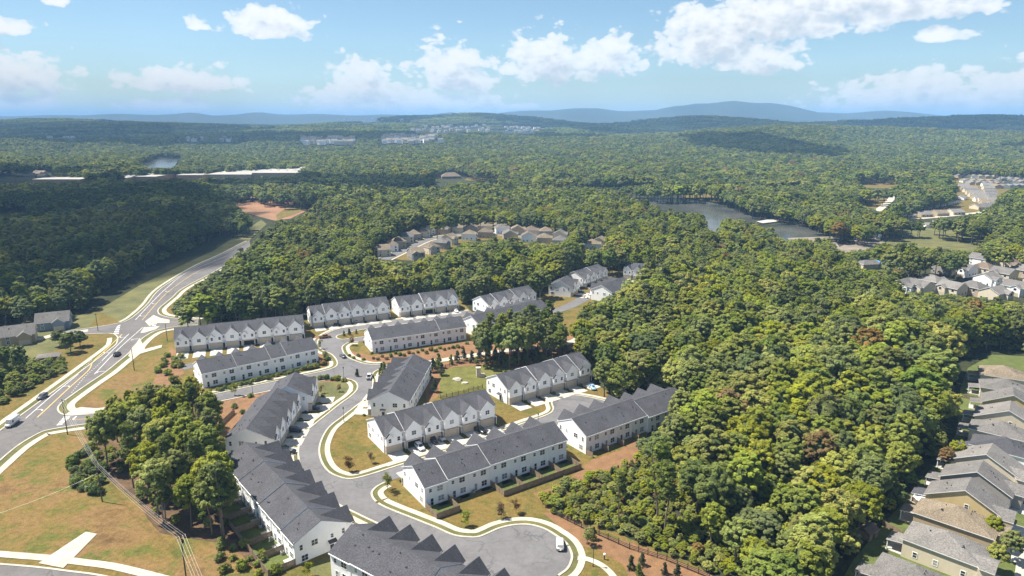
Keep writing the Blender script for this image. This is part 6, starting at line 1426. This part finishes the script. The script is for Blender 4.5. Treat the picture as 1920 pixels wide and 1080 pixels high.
for row, (u0, v0, u1, v1, n, an) in enumerate(((1800, 333, 1930, 337, 11, 80), (1810, 342, 1930, 345, 9, 80), (1806, 352, 1838, 378, 7, -20), (1850, 350, 1862, 380, 6, -20), (1770, 378, 1800, 374, 3, 40), (1700, 408, 1790, 402, 4, 10), (1868, 353, 1930, 352, 6, 80), (1822, 346, 1870, 348, 5, 80), (1880, 339, 1935, 341, 5, 80), (1820, 356, 1850, 384, 7, -20), (1835, 392, 1862, 388, 3, 10), (1730, 392, 1785, 380, 5, 30))):
    for i in range(n):
        t = i/max(n-1, 1); p = at(u0+(u1-u0)*t, v0+(v1-v0)*t); p.z = .1
        far_house(p, R(an+kk.uniform(-4, 4)), 'pale low house in the estate beyond the ponds at far right', 'far right estate houses', w=14, d=13, ev=3.2)
SR = smooth(px([(1815, 350), (1835, 362), (1858, 384), (1850, 396), (1790, 404), (1700, 412)]), 5); strip('road', SR, -4, 4, .2, M_CONC)
# warehouses and store roofs beyond the left wood
M_FLAT = mat('pale_membrane_roof', (.34, .325, .29), .8, .12, .02); M_BRICKW = mat('tan_block_wall', (.40, .28, .17), .9, .2, .2)
def warehouse(u0, u1, v, dep, h, label):
    a, b = at(u0, v, h), at(u1, v, h); y = (a.y+b.y)/2; r = thing('warehouse', ((a.x+b.x)/2, y, 0), 0, label, 'warehouse', 'flat-roofed stores beyond the left wood'); w = (b.x-a.x)/2
    MB().box(-w, 0, 0, w, dep, h-.4).build('wall', M_BRICKW, r); MB().box(-w-.3, -.3, h-.4, w+.3, dep+.3, h).build('roof', M_FLAT, r)
    for k in range(5): MB().box(-w*.8+k*w*.38, dep*.4, h, -w*.8+k*w*.38+4, dep*.4+4, h+1.6).build('rooftop_unit', M_TRIM, r)
warehouse(60, 150, 336, 150, 9, 'leftmost flat pale store roof beyond the dark wood'); warehouse(180, 232, 334, 90, 9, 'small flat pale roof between the stores'); warehouse(245, 292, 331, 110, 9, 'narrow flat pale roof right of the gap'); warehouse(330, 378, 328, 100, 9, 'pale flat roof left of the biggest store'); warehouse(385, 470, 327, 190, 11, 'long flat pale roof of the biggest store'); warehouse(472, 558, 324, 150, 13, 'rightmost flat store with tan end wall')
for i in range(22):
    u_ = kk.uniform(-10, 92); v_ = kk.uniform(319, 334); p = at(u_, v_); far_house(p, R(kk.uniform(-20, 20)), 'pale roofed house in the estate left of the stores', 'estate houses left of the stores', w=14, d=12, rc='tan')
p = at(845, 334); house('low brown lodge roof in the middle of the forest', p, R(15), 34, 22, 'brick', 'brown', 'hip', 4, 6, detail=0, keep=False, name='lodge')
sheet('meadow', [(870, 338), (885, 328), (930, 322), (935, 333), (900, 340)], .1, M_LAWN)
# far towns on the hills
for x, y, z, lb, gr, ev, w, d in TOWNS:
    far_house((x, y, z), R(kk.uniform(-25, 25)), lb, gr, w=w, d=d, wc=kk.choice(('white', 'white', 'cream')), rc=kk.choice(('light', 'tan', 'grey')), ev=ev, rs=3.5)
# clouds overhead: their shade falls on the left wood and in bands on the far hills
def cloud_mat():
    m = bpy.data.materials.new('cloud_white'); m.use_nodes = True; t = m.node_tree; t.nodes.clear(); o = t.nodes.new('ShaderNodeOutputMaterial'); mx = t.nodes.new('ShaderNodeMixShader'); d = t.nodes.new('ShaderNodeBsdfDiffuse'); tr = t.nodes.new('ShaderNodeBsdfTransparent'); d.inputs[0].default_value = (.9, .9, .9, 1)
    mx.inputs[0].default_value = .55; t.links.new(tr.outputs[0], mx.inputs[1]); t.links.new(d.outputs[0], mx.inputs[2]); t.links.new(mx.outputs[0], o.inputs[0]); return m
M_CLOUD = cloud_mat()      # thin enough for some sun to come through
def cloud(gx, gy, rx, ry, seed, alt=1050.0):
    off = alt/math.tan(SUN_EL); vs, fs = cached('ico4', lambda: ico_mesh(4)); B = MB()
    for v in vs:
        V_ = Vector(v); k = 1+.42*mnoise.fractal(V_*1.6+Vector((seed*3.1, 0, 0)), .8, 2.1, 4); z = v[2]*(.5 if v[2] > 0 else .16)
        B.v.append((v[0]*rx*k, v[1]*ry*k, z*min(rx, ry)*.7*k))
    B.f = list(fs); B.mi = [0]*len(fs); o = B.build('cloud', M_CLOUD, None, smooth=True, kind='stuff', label='white cumulus cloud drifting overhead', category='cloud'); o.location = (gx+SUN_H[0]*off, gy+SUN_H[1]*off, alt)
for i, c in enumerate(((-455, 490, 238, 310), (-650, 830, 290, 230), (-250, 1010, 200, 70), (-1100, 1180, 430, 90))): cloud(*c, seed=i)
for i, c in enumerate(((-2300, 3300, 1150, 1000), (-1350, 2500, 900, 380), (-250, 2750, 620, 300), (-1500, 4900, 1100, 650), (1500, 3950, 1250, 750), (3100, 3400, 1200, 900), (720, 2000, 160, 380), (1950, 1850, 520, 150), (200, 4700, 500, 300))): cloud(*c, seed=10+i, alt=1200)
# ---------------------------------------------------------------- the hazy air
def haze():
    m = bpy.data.materials.new('pale_haze'); m.use_nodes = True; t = m.node_tree; t.nodes.clear(); out = t.nodes.new('ShaderNodeOutputMaterial'); v = t.nodes.new('ShaderNodeVolumePrincipled')
    v.inputs['Color'].default_value = (.34, .61, 1.0, 1); v.inputs['Density'].default_value = HAZE; v.inputs['Anisotropy'].default_value = 0.0
    t.links.new(v.outputs[0], out.inputs['Volume'])
    MB().box(-45000, -3000, -8, 45000, 44000, 360).build('haze', m, None, kind='stuff')
HAZE = 1.1e-4
haze()
